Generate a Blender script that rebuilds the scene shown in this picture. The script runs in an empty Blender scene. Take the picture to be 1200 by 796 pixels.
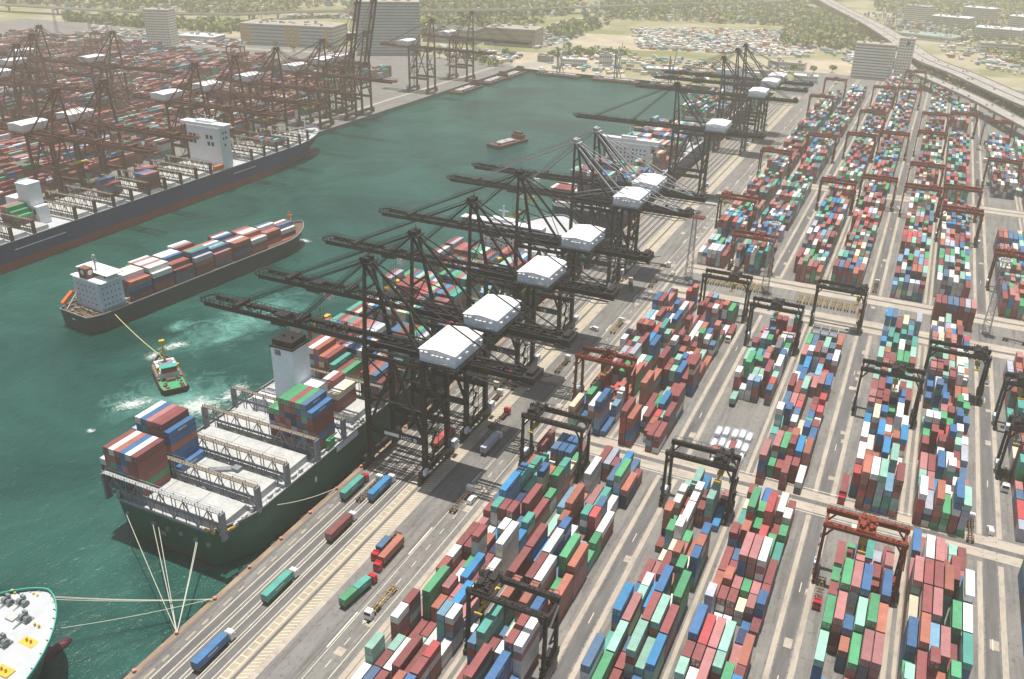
import bpy, math, random
from math import radians, sin, cos, pi
from mathutils import Vector, Matrix
random.seed(7)

# ------------------------------------------------------------------ camera, sky, sun, exposure
scene = bpy.context.scene
col = scene.collection
CAM_H = 195.0
HAZE = 0.00025
YAW, PITCH_D, ROLL = radians(-24.5284498), radians(26.09084156), radians(1.30243995)
F_ = Vector((sin(YAW)*cos(PITCH_D), cos(YAW)*cos(PITCH_D), -sin(PITCH_D)))
R_ = Vector((cos(YAW), -sin(YAW), 0)); U_ = R_.cross(F_)
R2 = R_*cos(ROLL) + U_*sin(ROLL); U2 = -R_*sin(ROLL) + U_*cos(ROLL)
cam_d = bpy.data.cameras.new('camera'); cam = bpy.data.objects.new('camera', cam_d); col.objects.link(cam)
m3 = Matrix((R2, U2, -F_)).transposed()
cam.matrix_world = Matrix.Translation((0, 0, CAM_H)) @ m3.to_4x4()
cam_d.sensor_width = 36; cam_d.lens = 36*1.0307161520493782*1000/1200
cam_d.clip_start = 1; cam_d.clip_end = 20000
scene.camera = cam

SUN_EL, SUN_AZ = 84.0, -28.0        # degrees; azimuth measured from +Y towards +X
world = bpy.data.worlds.new("World"); scene.world = world; world.use_nodes = True
nt = world.node_tree; nt.nodes.clear()
sky = nt.nodes.new('ShaderNodeTexSky'); sky.sky_type = 'NISHITA'; sky.sun_disc = False
sky.sun_elevation = radians(SUN_EL); sky.sun_rotation = radians(SUN_AZ); sky.air_density = 1.2; sky.dust_density = 2.5
bg = nt.nodes.new('ShaderNodeBackground'); bg.inputs[1].default_value = 0.075
wo = nt.nodes.new('ShaderNodeOutputWorld'); nt.links.new(sky.outputs[0], bg.inputs[0]); nt.links.new(bg.outputs[0], wo.inputs[0])
sun_d = bpy.data.lights.new('sun', 'SUN'); sun_d.energy = 4.9; sun_d.angle = radians(0.53); sun_d.color = (1, .945, .86)
sun = bpy.data.objects.new('sun', sun_d); col.objects.link(sun)
sdir = Vector((sin(radians(SUN_AZ))*cos(radians(SUN_EL)), cos(radians(SUN_AZ))*cos(radians(SUN_EL)), sin(radians(SUN_EL))))
sun.rotation_euler = sdir.to_track_quat('Z', 'Y').to_euler(); sun.location = (0, 0, 600)
vs = scene.view_settings
scene.cycles.volume_bounces = 2; scene.cycles.transparent_max_bounces = 24
vs.view_transform = 'Standard'; vs.look = 'None'; vs.exposure = 0.30; vs.gamma = 1; vs.use_curve_mapping = False

# ------------------------------------------------------------------ helpers
class MB:
    """collects faces and links them as ONE mesh object"""
    def __init__(s): s.v = []; s.f = []; s.m = []; s.c = []; s.usec = False; s.p = []
    def quad(s, pts, mi=0, c=None):
        n = len(s.v); s.v.extend(pts); s.f.append(tuple(range(n, n+len(pts)))); s.m.append(mi); s.c.append(c)
        if c is not None: s.usec = True
    def hexa(s, p, mi=0, c=None, bottom=True):
        # p: 4 bottom + 4 top points, counter-clockwise seen from above
        s.p.append((len(s.v), len(s.f)))
        n = len(s.v); s.v.extend(p)
        fs = [(4,5,6,7), (0,1,5,4), (1,2,6,5), (2,3,7,6), (3,0,4,7)]
        if bottom: fs.append((3,2,1,0))
        for f in fs: s.f.append(tuple(n+i for i in f)); s.m.append(mi); s.c.append(c)
        if c is not None: s.usec = True
    def box(s, x0, y0, z0, x1, y1, z1, mi=0, c=None, bottom=True):
        s.hexa([(x0,y0,z0),(x1,y0,z0),(x1,y1,z0),(x0,y1,z0),(x0,y0,z1),(x1,y0,z1),(x1,y1,z1),(x0,y1,z1)], mi, c, bottom)
    def rbox(s, cx, cy, z0, lx, ly, h, ang=0, mi=0, c=None, bottom=True):
        ca, sa = cos(ang), sin(ang)
        P = [(cx+ca*a*lx/2-sa*b*ly/2, cy+sa*a*lx/2+ca*b*ly/2) for a, b in ((-1,-1),(1,-1),(1,1),(-1,1))]
        s.hexa([(x,y,z0) for x,y in P]+[(x,y,z0+h) for x,y in P], mi, c, bottom)
    def bar(s, a, b, w, h=None, mi=0, w2=None, h2=None, c=None):
        a = Vector(a); b = Vector(b); d = b-a
        if d.length < 1e-6: return
        d.normalize(); h = h or w; w2 = w2 or w; h2 = h2 or (h*w2/w)
        up = Vector((0,0,1)) if abs(d.z) < .95 else Vector((0,1,0))
        sx = d.cross(up).normalized(); sy = sx.cross(d).normalized()
        A = [a+sx*i*w/2+sy*j*h/2 for i, j in ((-1,-1),(1,-1),(1,1),(-1,1))]
        B = [b+sx*i*w2/2+sy*j*h2/2 for i, j in ((-1,-1),(1,-1),(1,1),(-1,1))]
        s.p.append((len(s.v), len(s.f)))
        n = len(s.v); s.v.extend([tuple(p) for p in A+B])
        for f in [(3,2,1,0),(4,5,6,7),(0,1,5,4),(1,2,6,5),(2,3,7,6),(3,0,4,7)]:
            s.f.append(tuple(n+i for i in f)); s.m.append(mi); s.c.append(c)
        if c is not None: s.usec = True
    def tube(s, a, b, r, r2=None, n=8, mi=0, cap=True):
        a = Vector(a); b = Vector(b); d = (b-a).normalized(); r2 = r if r2 is None else r2
        up = Vector((0,0,1)) if abs(d.z) < .95 else Vector((0,1,0))
        sx = d.cross(up).normalized(); sy = sx.cross(d)
        s.p.append((len(s.v), len(s.f)))
        k = len(s.v)
        for P, rr in ((a, r), (b, r2)):
            for i in range(n):
                t = 2*pi*i/n; s.v.append(tuple(P+sx*cos(t)*rr+sy*sin(t)*rr))
        for i in range(n):
            j = (i+1) % n; s.f.append((k+i, k+j, k+n+j, k+n+i)); s.m.append(mi); s.c.append(None)
        if cap:
            s.f.append(tuple(k+n+i for i in range(n))); s.m.append(mi); s.c.append(None)
            s.f.append(tuple(k+i for i in reversed(range(n)))); s.m.append(mi); s.c.append(None)
    def poly(s, pts, z0, z1, mi=0, ms=None, c=None):
        n = len(s.v); k = len(pts)
        s.v.extend([(x,y,z0) for x,y in pts]); s.v.extend([(x,y,z1) for x,y in pts])
        s.f.append(tuple(n+k+i for i in range(k))); s.m.append(mi); s.c.append(c)
        for i in range(k):
            j = (i+1) % k; s.f.append((n+i, n+j, n+k+j, n+k+i)); s.m.append(mi if ms is None else ms); s.c.append(c)
        if c is not None: s.usec = True
    def mesh(s, name, mats):
        me = bpy.data.meshes.new(name); me.from_pydata(s.v, [], s.f)
        for m in (mats if isinstance(mats, (list, tuple)) else [mats]): me.materials.append(m)
        me.polygons.foreach_set('material_index', s.m)
        if s.usec:
            at = me.attributes.new('col', 'FLOAT_COLOR', 'FACE')
            buf = []
            for c in s.c: buf.extend((*(c or (.3,.3,.3)), 1.0))
            at.data.foreach_set('color', buf)
        me.update(); return me
    def build(s, name, mats, parent=None):
        o = bpy.data.objects.new(name, s.mesh(name, mats)); col.objects.link(o)
        if parent is not None: o.parent = parent
        return o

def _each(s, name, mats, parent=None):
    out = []; e = s.p+[(len(s.v), len(s.f))]
    for i in range(len(s.p)):
        (v0, f0), (v1, f1) = e[i], e[i+1]
        m = MB(); m.v = s.v[v0:v1]; m.f = [tuple(q-v0 for q in f) for f in s.f[f0:f1]]; m.m = s.m[f0:f1]; m.c = s.c[f0:f1]; m.usec = s.usec
        out.append(m.build(name, mats, parent))
    return out
MB.build_each = _each          # one object for each primitive that was added
def tag(o, label=None, cat=None, group=None, kind=None):
    if label: o['label'] = label
    if cat: o['category'] = cat
    if group: o['group'] = group
    if kind: o['kind'] = kind
    return o
def empty(name, loc=(0,0,0), rz=0):
    o = bpy.data.objects.new(name, None); col.objects.link(o); o.location = loc; o.rotation_euler = (0,0,rz); o.empty_display_size = 1
    return o
def copy_tree(o, parent=None):
    c = o.copy(); col.objects.link(c)
    if parent is not None: c.parent = parent
    for ch in list(o.children): copy_tree(ch, c)
    return c
def base(n): return n.split('.')[0]
def kids(o, n): return [c for c in o.children if base(c.name) == n]

# ------------------------------------------------------------------ materials
def _n(nt, t, **k):
    n = nt.nodes.new(t)
    for a, b in k.items(): setattr(n, a, b)
    return n
def mat(name, colr, rough=.6, metal=0, var=.25, scale=.4, dirt=None, dirt_amt=.3, stretch=(1,1,1), bump=0, bscale=3, attr=False, ribs=0, spec=.4, coord='pos', objvar=0):
    """painted or bare surface with noise mottling and dirt; attr=True takes the colour from the face attribute 'col'"""
    m = bpy.data.materials.new(name); m.use_nodes = True; t = m.node_tree; b = t.nodes['Principled BSDF']
    b.inputs['Roughness'].default_value = rough; b.inputs['Metallic'].default_value = metal
    b.inputs['Specular IOR Level'].default_value = spec
    if coord == 'pos': pos = _n(t, 'ShaderNodeNewGeometry').outputs['Position']
    else: pos = _n(t, 'ShaderNodeTexCoord').outputs['Object']
    mp = _n(t, 'ShaderNodeMapping'); mp.inputs['Scale'].default_value = stretch; t.links.new(pos, mp.inputs[0])
    n1 = _n(t, 'ShaderNodeTexNoise'); n1.inputs['Scale'].default_value = scale; n1.inputs['Detail'].default_value = 6; n1.inputs['Roughness'].default_value = .65
    t.links.new(mp.outputs[0], n1.inputs['Vector'])
    r1 = _n(t, 'ShaderNodeMapRange'); r1.inputs[1].default_value = .3; r1.inputs[2].default_value = .7
    r1.inputs[3].default_value = 1-var; r1.inputs[4].default_value = 1+var; t.links.new(n1.outputs[0], r1.inputs[0])
    mul = _n(t, 'ShaderNodeVectorMath', operation='SCALE'); t.links.new(r1.outputs[0], mul.inputs['Scale'])
    if attr:
        at = _n(t, 'ShaderNodeAttribute', attribute_name='col'); t.links.new(at.outputs['Color'], mul.inputs[0])
    else: mul.inputs[0].default_value = colr[:3]
    if objvar:                                   # every object a slightly different fade
        oi = _n(t, 'ShaderNodeObjectInfo'); rv = _n(t, 'ShaderNodeMapRange'); rv.inputs[3].default_value = 1-objvar; rv.inputs[4].default_value = 1+objvar
        t.links.new(oi.outputs['Random'], rv.inputs[0]); mm = _n(t, 'ShaderNodeMath', operation='MULTIPLY'); t.links.new(rv.outputs[0], mm.inputs[0]); t.links.new(r1.outputs[0], mm.inputs[1]); t.links.new(mm.outputs[0], mul.inputs['Scale'])
    out = mul.outputs[0]
    if dirt:
        n2 = _n(t, 'ShaderNodeTexNoise'); n2.inputs['Scale'].default_value = scale*3.3; n2.inputs['Detail'].default_value = 8; n2.inputs['Roughness'].default_value = .7
        t.links.new(mp.outputs[0], n2.inputs['Vector'])
        r2 = _n(t, 'ShaderNodeMapRange'); r2.inputs[1].default_value = .5; r2.inputs[2].default_value = .72; r2.inputs[4].default_value = dirt_amt
        t.links.new(n2.outputs[0], r2.inputs[0])
        mx = _n(t, 'ShaderNodeMix', data_type='RGBA'); t.links.new(r2.outputs[0], mx.inputs[0]); t.links.new(out, mx.inputs[6]); mx.inputs[7].default_value = (*dirt, 1)
        out = mx.outputs[2]
    t.links.new(out, b.inputs['Base Color'])
    if bump or ribs:
        bp = _n(t, 'ShaderNodeBump'); bp.inputs['Distance'].default_value = .1
        if ribs:
            w = _n(t, 'ShaderNodeTexWave'); w.bands_direction = 'Y'; w.inputs['Scale'].default_value = ribs
            t.links.new(pos, w.inputs['Vector']); t.links.new(w.outputs['Fac'], bp.inputs['Height']); bp.inputs['Strength'].default_value = .5
        else:
            n3 = _n(t, 'ShaderNodeTexNoise'); n3.inputs['Scale'].default_value = bscale; n3.inputs['Detail'].default_value = 5
            t.links.new(pos, n3.inputs['Vector']); t.links.new(n3.outputs[0], bp.inputs['Height']); bp.inputs['Strength'].default_value = bump
        t.links.new(bp.outputs[0], b.inputs['Normal'])
    return m

PAL = {'r':((.225,.062,.062),'maroon'), 'br':((.44,.07,.075),'bright red'), 'o':((.36,.125,.085),'orange brown'), 'm':((.36,.15,.15),'dusty pink'),
       'w':((.66,.66,.64),'white'), 'c':((.62,.56,.42),'cream'), 'lg':((.36,.38,.46),'lilac grey'), 'b':((.04,.13,.29),'blue'),
       'bb':((.03,.21,.43),'bright blue'), 'sb':((.07,.14,.24),'slate blue'), 'lb':((.16,.33,.46),'pale blue'), 't':((.07,.30,.25),'teal'),
       'pt':((.25,.46,.38),'pale green'), 'g':((.07,.30,.14),'green'), 'k':((.12,.13,.14),'dark grey'), 'n':((.02,.035,.10),'navy')}
M = {}
for k_, (c_, n_) in PAL.items():
    M['c_'+k_] = mat('container_'+n_.replace(' ','_'), c_, rough=.6, var=.16, scale=.3, dirt=tuple(.4*x+.11 for x in c_), dirt_amt=.55, ribs=.55, objvar=.22)
M['c_any'] = mat('container_paint', (0,0,0), rough=.6, var=.16, scale=.3, dirt=(.17,.13,.11), dirt_amt=.4, attr=True)
M['attr'] = mat('painted_surface', (0,0,0), rough=.7, var=.15, scale=.2, attr=True)
M['doorbar'] = mat('galvanised_bars', (.45,.45,.45), rough=.4, metal=.6, var=.1)
M['crane'] = mat('dark_crane_steel', (.014,.012,.014), rough=.5, var=.4, scale=.35, dirt=(.10,.055,.035), dirt_amt=.6)
M['cranebrown'] = mat('weathered_brown_steel', (.15,.05,.032), rough=.6, var=.35, scale=.3, dirt=(.14,.10,.08), dirt_amt=.5)
M['cranegrey'] = mat('grey_steel', (.20,.21,.23), rough=.5, var=.25, scale=.3, dirt=(.10,.07,.05), dirt_amt=.4)
M['cranered'] = mat('red_oxide_steel', (.20,.035,.015), rough=.5, var=.3, scale=.3, dirt=(.10,.05,.04), dirt_amt=.4)
M['white'] = mat('white_paint', (.80,.81,.82), rough=.5, var=.06, scale=.15, dirt=(.55,.55,.53), dirt_amt=.35)
M['whiteb'] = mat('white_blue_paint', (.60,.68,.76), rough=.5, var=.08, scale=.15, dirt=(.42,.45,.46), dirt_amt=.4)
M['grey'] = mat('light_grey_steel', (.38,.39,.40), rough=.5, var=.2, scale=.5, dirt=(.2,.16,.12), dirt_amt=.4)
M['midgrey'] = mat('ship_grey_steel', (.20,.22,.25), rough=.55, var=.25, scale=.5, dirt=(.22,.15,.1), dirt_amt=.4)
M['tan'] = mat('buff_rail', (.21,.18,.14), rough=.6, var=.2, scale=.6)
M['glass'] = mat('dark_glass', (.03,.04,.05), rough=.15, var=.1, spec=.6)
M['glassblue'] = mat('facade_glass', (.17,.20,.21), rough=.25, var=.25, scale=.1, spec=.6)
M['yellow'] = mat('yellow_paint', (.62,.40,.05), rough=.5, var=.15)
M['tyre'] = mat('tyre_rubber', (.02,.02,.02), rough=.9, var=.3)
M['cabred'] = mat('red_cab_paint', (.45,.02,.03), rough=.35, var=.1)
M['cabwhite'] = mat('white_cab_paint', (.75,.75,.74), rough=.35, var=.06)
M['chassis'] = mat('rusty_chassis', (.13,.075,.045), rough=.7, var=.4, scale=.8)
M['chassisy'] = mat('yellow_chassis', (.34,.23,.08), rough=.7, var=.4, scale=.8)
M['rope'] = mat('mooring_rope', (.50,.50,.42), rough=.9, var=.1)
M['towrope'] = mat('yellow_rope', (.58,.50,.22), rough=.9, var=.1)
M['green_hull'] = mat('dark_green_hull', (.007,.095,.066), rough=.45, var=.2, scale=.06, stretch=(1,1,3), dirt=(.03,.07,.06), dirt_amt=.3)
M['boot'] = mat('antifouling_red', (.34,.04,.03), rough=.7, var=.2, scale=.1)
M['mar_hull'] = mat('navy_maroon_hull', (.04,.03,.12), rough=.5, var=.25, scale=.06, dirt=(.09,.04,.05), dirt_amt=.4)
M['feeder_hull'] = mat('dark_feeder_hull', (.045,.035,.05), rough=.5, var=.25, scale=.08, dirt=(.10,.04,.035), dirt_amt=.4)
M['teal_rail'] = mat('teal_bulwark', (.05,.36,.28), rough=.5, var=.1)
M['deckwhite'] = mat('pale_deck', (.44,.46,.48), rough=.7, var=.1, scale=.2, dirt=(.45,.45,.43), dirt_amt=.4)
M['hatch'] = mat('hatch_cover_paint', (.44,.45,.44), rough=.8, var=.16, scale=.25, dirt=(.30,.25,.20), dirt_amt=.45)
M['deckgreen'] = mat('green_deck', (.05,.30,.14), rough=.7, var=.15, scale=.5)
M['deckred'] = mat('oxide_deck', (.20,.07,.05), rough=.8, var=.25, scale=.3, dirt=(.3,.25,.2), dirt_amt=.4)
M['bulb'] = mat('bulb_maroon', (.10,.018,.04), rough=.6, var=.2, scale=.2)
M['orange'] = mat('lifeboat_orange', (.65,.16,.04), rough=.4, var=.1)
M['concrete'] = mat('concrete', (.36,.32,.27), rough=.9, var=.2, scale=.12, dirt=(.20,.17,.14), dirt_amt=.5)
M['roadc'] = mat('viaduct_surface', (.33,.31,.29), rough=.9, var=.15, scale=.05, dirt=(.22,.2,.19), dirt_amt=.4)
M['leaf'] = mat('foliage', (0,0,0), rough=.85, var=.35, scale=.09, attr=True, bump=.8, bscale=.8)
M['bark'] = mat('bark', (.08,.06,.04), rough=.9)
M['lamp'] = mat('lamp_housing', (.7,.7,.68), rough=.4)
M['bluecon'] = M['c_b']
# ------------------------------------------------------------------ the setting: water and ground
WZ = -4.0
def ground_mat():
    m = bpy.data.materials.new('terminal_asphalt'); m.use_nodes = True; t = m.node_tree; b = t.nodes['Principled BSDF']
    b.inputs['Roughness'].default_value = .85; b.inputs['Specular IOR Level'].default_value = .25
    pos = _n(t, 'ShaderNodeNewGeometry').outputs['Position']
    def noise(sc, stretch, det=6):
        mp = _n(t, 'ShaderNodeMapping'); mp.inputs['Scale'].default_value = stretch; t.links.new(pos, mp.inputs[0])
        n = _n(t, 'ShaderNodeTexNoise'); n.inputs['Scale'].default_value = sc; n.inputs['Detail'].default_value = det; n.inputs['Roughness'].default_value = .65
        t.links.new(mp.outputs[0], n.inputs['Vector']); return n.outputs[0]
    def ramp(src, a, b_, lo, hi):
        r = _n(t, 'ShaderNodeMapRange'); r.inputs[1].default_value = a; r.inputs[2].default_value = b_; r.inputs[3].default_value = lo; r.inputs[4].default_value = hi
        t.links.new(src, r.inputs[0]); return r.outputs[0]
    def mix(fac, a, b_):
        x = _n(t, 'ShaderNodeMix', data_type='RGBA'); t.links.new(fac, x.inputs[0])
        for s, v in ((6, a), (7, b_)):
            if isinstance(v, tuple): x.inputs[s].default_value = (*v, 1)
            else: t.links.new(v, x.inputs[s])
        return x.outputs[2]
    c = mix(ramp(noise(.035, (1,1,1)), .35, .65, 0, 1), (.150,.145,.138), (.215,.207,.195))
    c = mix(ramp(noise(.16, (1,1,1), 9), .38, .66, 0, .5), c, (.245,.236,.222))
    c = mix(ramp(noise(.5, (1,.05,1)), .48, .70, 0, .75), c, (.085,.08,.078))      # tyre tracks along the lanes
    c = mix(ramp(noise(.9, (1,.6,1), 9), .54, .66, 0, .65), c, (.07,.065,.06))       # oil spots
    c = mix(ramp(noise(.22, (1,.25,1)), .6, .68, 0, .4), c, (.34,.31,.27))       # pale repair patches
    t.links.new(c, b.inputs['Base Color'])
    return m
M['ground'] = ground_mat()
def water_mat():
    m = bpy.data.materials.new('harbour_water'); m.use_nodes = True; t = m.node_tree; b = t.nodes['Principled BSDF']
    b.inputs['Roughness'].default_value = .18; b.inputs['IOR'].default_value = 1.33; b.inputs['Specular IOR Level'].default_value = .4
    pos = _n(t, 'ShaderNodeNewGeometry').outputs['Position']
    n1 = _n(t, 'ShaderNodeTexNoise'); n1.inputs['Scale'].default_value = .011; n1.inputs['Detail'].default_value = 9; n1.inputs['Roughness'].default_value = .62; n1.inputs['Distortion'].default_value = 1.1; t.links.new(pos, n1.inputs['Vector'])
    cr = _n(t, 'ShaderNodeValToRGB'); cr.color_ramp.elements[0].position = .35; cr.color_ramp.elements[1].position = .68
    cr.color_ramp.elements[0].color = (.002,.040,.034,1); cr.color_ramp.elements[1].color = (.022,.100,.080,1)
    t.links.new(n1.outputs[0], cr.inputs[0]); t.links.new(cr.outputs[0], b.inputs['Base Color'])
    a = []
    for sc, st, w in ((.35,(1,.55,1),1.0), (.09,(1,.6,1),1.6), (1.6,(1,1,1),.35)):
        mp = _n(t, 'ShaderNodeMapping'); mp.inputs['Scale'].default_value = st; mp.inputs['Rotation'].default_value = (0,0,.5); t.links.new(pos, mp.inputs[0])
        n = _n(t, 'ShaderNodeTexNoise'); n.inputs['Scale'].default_value = sc; n.inputs['Detail'].default_value = 4; t.links.new(mp.outputs[0], n.inputs['Vector'])
        mu = _n(t, 'ShaderNodeMath', operation='MULTIPLY'); mu.inputs[1].default_value = w; t.links.new(n.outputs[0], mu.inputs[0]); a.append(mu.outputs[0])
    s1 = _n(t, 'ShaderNodeMath', operation='ADD'); t.links.new(a[0], s1.inputs[0]); t.links.new(a[1], s1.inputs[1])
    s2 = _n(t, 'ShaderNodeMath', operation='ADD'); t.links.new(s1.outputs[0], s2.inputs[0]); t.links.new(a[2], s2.inputs[1])
    bp = _n(t, 'ShaderNodeBump'); bp.inputs['Strength'].default_value = .8; bp.inputs['Distance'].default_value = 1.0
    t.links.new(s2.outputs[0], bp.inputs['Height']); t.links.new(bp.outputs[0], b.inputs['Normal'])
    return m
M['water'] = water_mat()
def land_mat():
    m = bpy.data.materials.new('mixed_land'); m.use_nodes = True; t = m.node_tree; b = t.nodes['Principled BSDF']; b.inputs['Roughness'].default_value = .95
    pos = _n(t, 'ShaderNodeNewGeometry').outputs['Position']
    n1 = _n(t, 'ShaderNodeTexNoise'); n1.inputs['Scale'].default_value = .006; n1.inputs['Detail'].default_value = 8; n1.inputs['Roughness'].default_value = .7; t.links.new(pos, n1.inputs['Vector'])
    cr = _n(t, 'ShaderNodeValToRGB'); e = cr.color_ramp.elements; e[0].position = .42; e[0].color = (.17,.18,.06,1); e[1].position = .58; e[1].color = (.36,.32,.23,1)
    t.links.new(n1.outputs[0], cr.inputs[0]); t.links.new(cr.outputs[0], b.inputs['Base Color']); return m
M['land'] = land_mat()

w = MB(); w.quad([(-2600,-400,WZ),(600,-400,WZ),(600,1500,WZ),(-2600,1500,WZ)])
tag(w.build('water', M['water']), kind='structure')
QX = -170.3; LX = -519.0; BY = 1127.0
g = MB(); g.box(QX, -350, -12, 700, BY+190, 0); g.box(-1500, -350, -12, LX, 1150, 0)
tag(g.build('terminal_ground', M['ground']), kind='structure')
g = MB(); g.poly([(-3000,1135),(-1500,1135),(-1500,1150),(LX,1150),(LX,BY),(QX,BY),(QX,1317),(700,1317),(700,-350),(2600,-350),(2600,5200),(-3000,5200)], -12, -.02)
g.box(-3000,-350,-12,-1500,1135,-.02)
tag(g.build('land', M['land']), kind='structure')
mk = lambda z: z
# paved strips and painted lines
st = MB()                                        # concrete wheel runways of the yard gantries
RUN = []
for off in (-168, -112, -56, 0, 56, 112, 168, 224):
    for a, b_ in ((-9.3,-7.7), (-2.9,-1.2), (21.1,22.5), (23.9,25.1)):
        RUN.append((off+a, off+b_))
for a, b_ in RUN:
    if a < -115: continue
    for y0, y1 in ((20,281),(297,452),(511,716),(736,984),(992,1290)):
        if a > 60 and y1 > 1000: continue
        st.box(a, y0, -.5, b_, y1, .03)
tag(st.build('runway_strips', mat('runway_concrete', (.39,.345,.285), rough=.9, var=.16, scale=.15, stretch=(1,.25,1), dirt=(.19,.17,.155), dirt_amt=.8)), kind='structure')
cr_ = MB()                                       # pale concrete of the cross roads and quay apron edge
for y0, y1 in ((283.5,296.5),(455,471),(496,510),(718,734)):
    cr_.box(-112, y0, -.5, 260, y1, .015)
for a, b_ in ((-139.6,-137.6),(-117.0,-115.2)): cr_.box(a, -100, -.5, b_, 1120, .022)
cr_.box(LX-1.9, -100, -.5, LX-.1, 1120, .022); cr_.box(LX-30, -100, -.5, LX-26, 1120, .022)
for _ in range(70):                              # repair slabs let into the yard roads
    x = random.choice([-132,-123,-121,-62,-60.5,-5.5,-5,50.5,51]) + random.uniform(-1.5,1.5); y = random.uniform(120, 900)
    cr_.box(x, y, -.5, x+random.uniform(2,3.2), y+random.uniform(2.5,4.5), .019)
tag(cr_.build('concrete_pavement', mat('pale_concrete', (.40,.355,.295), rough=.9, var=.2, scale=.14, stretch=(.4,1,1), dirt=(.20,.18,.16), dirt_amt=.75)), kind='structure')
cd = MB()                                        # darker tracks worn across the cross roads
for y0, y1 in ((288.6,291.2),(461,463.5),(502.5,504.5),(725,727)): cd.box(-112, y0, -.5, 260, y1, .03)
for x in (-167.6,-143.2): cd.box(x-.35, -100, -.5, x+.35, 1120, .036)
cd.box(-127.6, -100, -.5, -127.1, 1120, .03)
for a, b_ in ((-163.3,-160.9),(-159.1,-156.7),(-154.9,-152.5),(-151,-148.6)): cd.box(a, -100, -.5, b_, 1120, .012)
for off in (-56,0,56,112):                       # tarmac between the runway pairs
    cd.box(off-7.2, 20, -.5, off-3.4, 1100 if off < 60 else 960, .01)
for off in (-56,0,56,112):                       # drain covers and anchor pits along the runways
    for xx in (off-7.35, off-3.15):
        y = 60
        while y < 1000: cd.box(xx-.22, y, -.5, xx+.22, y+.5, .033); y += 3.3
for y in range(60, 1100, 16): cd.box(-166.9, y+5, -.5, -166.3, y+7.2, .034)
tag(cd.build('dark_tarmac', mat('dark_tarmac', (.115,.112,.112), rough=.9, var=.3, scale=.25, stretch=(1,.12,1), dirt=(.2,.19,.18), dirt_amt=.6)), kind='structure')
ap = MB()                                        # tan hatched strips by the landside crane rail
ap.box(-142.6, -100, -.5, -139.6, 1120, .026); ap.box(-147.2, -100, -.5, -143.8, 1120, .024)
for y in range(56, 1000, 16):
    ap.box(-165.6, y, -.5, -164.9, y+4.0, .03); ap.box(-165.7, y+7, -.5, -165.0, y+9.5, .03)
tag(ap.build('tan_apron_strip', mat('tan_paint', (.36,.31,.23), rough=.9, var=.2, scale=.2, stretch=(1,.4,1), dirt=(.28,.24,.19), dirt_amt=.6)), kind='structure')
ln = MB()
for x in (-163.7,-160.6,-159.35,-156.4,-155.15,-152.2,-151.2,-148.3): ln.box(x-.13, -100, -.5, x+.13, 1120, .045)
for x, w_ in ((-125.9,.10),(-119.3,.12),(-112.4,.1)): ln.box(x-w_, -100, -.5, x+w_, 1120, .045)
y = 60
while y < 1100:
    ln.box(-122.75, y, -.5, -122.5, y+3.2, .045); y += 9.5
y = 60
while y < 1100:                                  # white kerb bars beside the drain
    ln.box(-126.9, y, -.5, -126.4, y+random.choice((8,12,16)), .05); y += random.choice((34,46,58))
y = 40
while y < 900:                                   # ladder marks
    ln.box(-147.0, y, -.5, -144.6, y+.28, .04); y += 2.9
ln.box(-147.05, 40, -.5, -146.85, 900, .041); ln.box(-144.75, 40, -.5, -144.55, 900, .041)
y = 40
while y < 900:                                   # diagonal hatching
    ln.hexa([(-142.4,y,0),(-139.8,y+1.5,0),(-139.8,y+1.8,0),(-142.4,y+.3,0),(-142.4,y,.042),(-139.8,y+1.5,.042),(-139.8,y+1.8,.042),(-142.4,y+.3,.042)]); y += 1.5
for yc in (297.8, 282.2):
    ln.box(-112, yc, -.5, 30, yc+.35, .045)
for off in (-56,0,56):
    for y in (150,195,238,330,402,560,640): ln.box(off-5.4, y, -.5, off-5.15, y+5, .045)
tag(ln.build('road_markings', mat('worn_line_paint', (.62,.58,.48), rough=.8, var=.2, scale=.5, dirt=(.3,.28,.25), dirt_amt=.7)), kind='structure')
kb = MB()                                        # quay cope and kerbs standing proud
kb.box(QX, -100, 0, QX+2.0, 1120, .14); kb.box(LX-.9, -100, 0, LX, 1120, .35); kb.box(LX, BY-.9+.9, -11, QX, BY+1, .3)
kb.box(-115.15, 40, 0, -114.85, 281, .14); kb.box(-115.15, 298, 0, -114.85, 452, .14)
tag(kb.build('quay_kerb', mat('cope_concrete', (.27,.20,.145), rough=.9, var=.35, scale=.3, stretch=(1,.3,1), dirt=(.16,.12,.1), dirt_amt=.5)), kind='structure')
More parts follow.
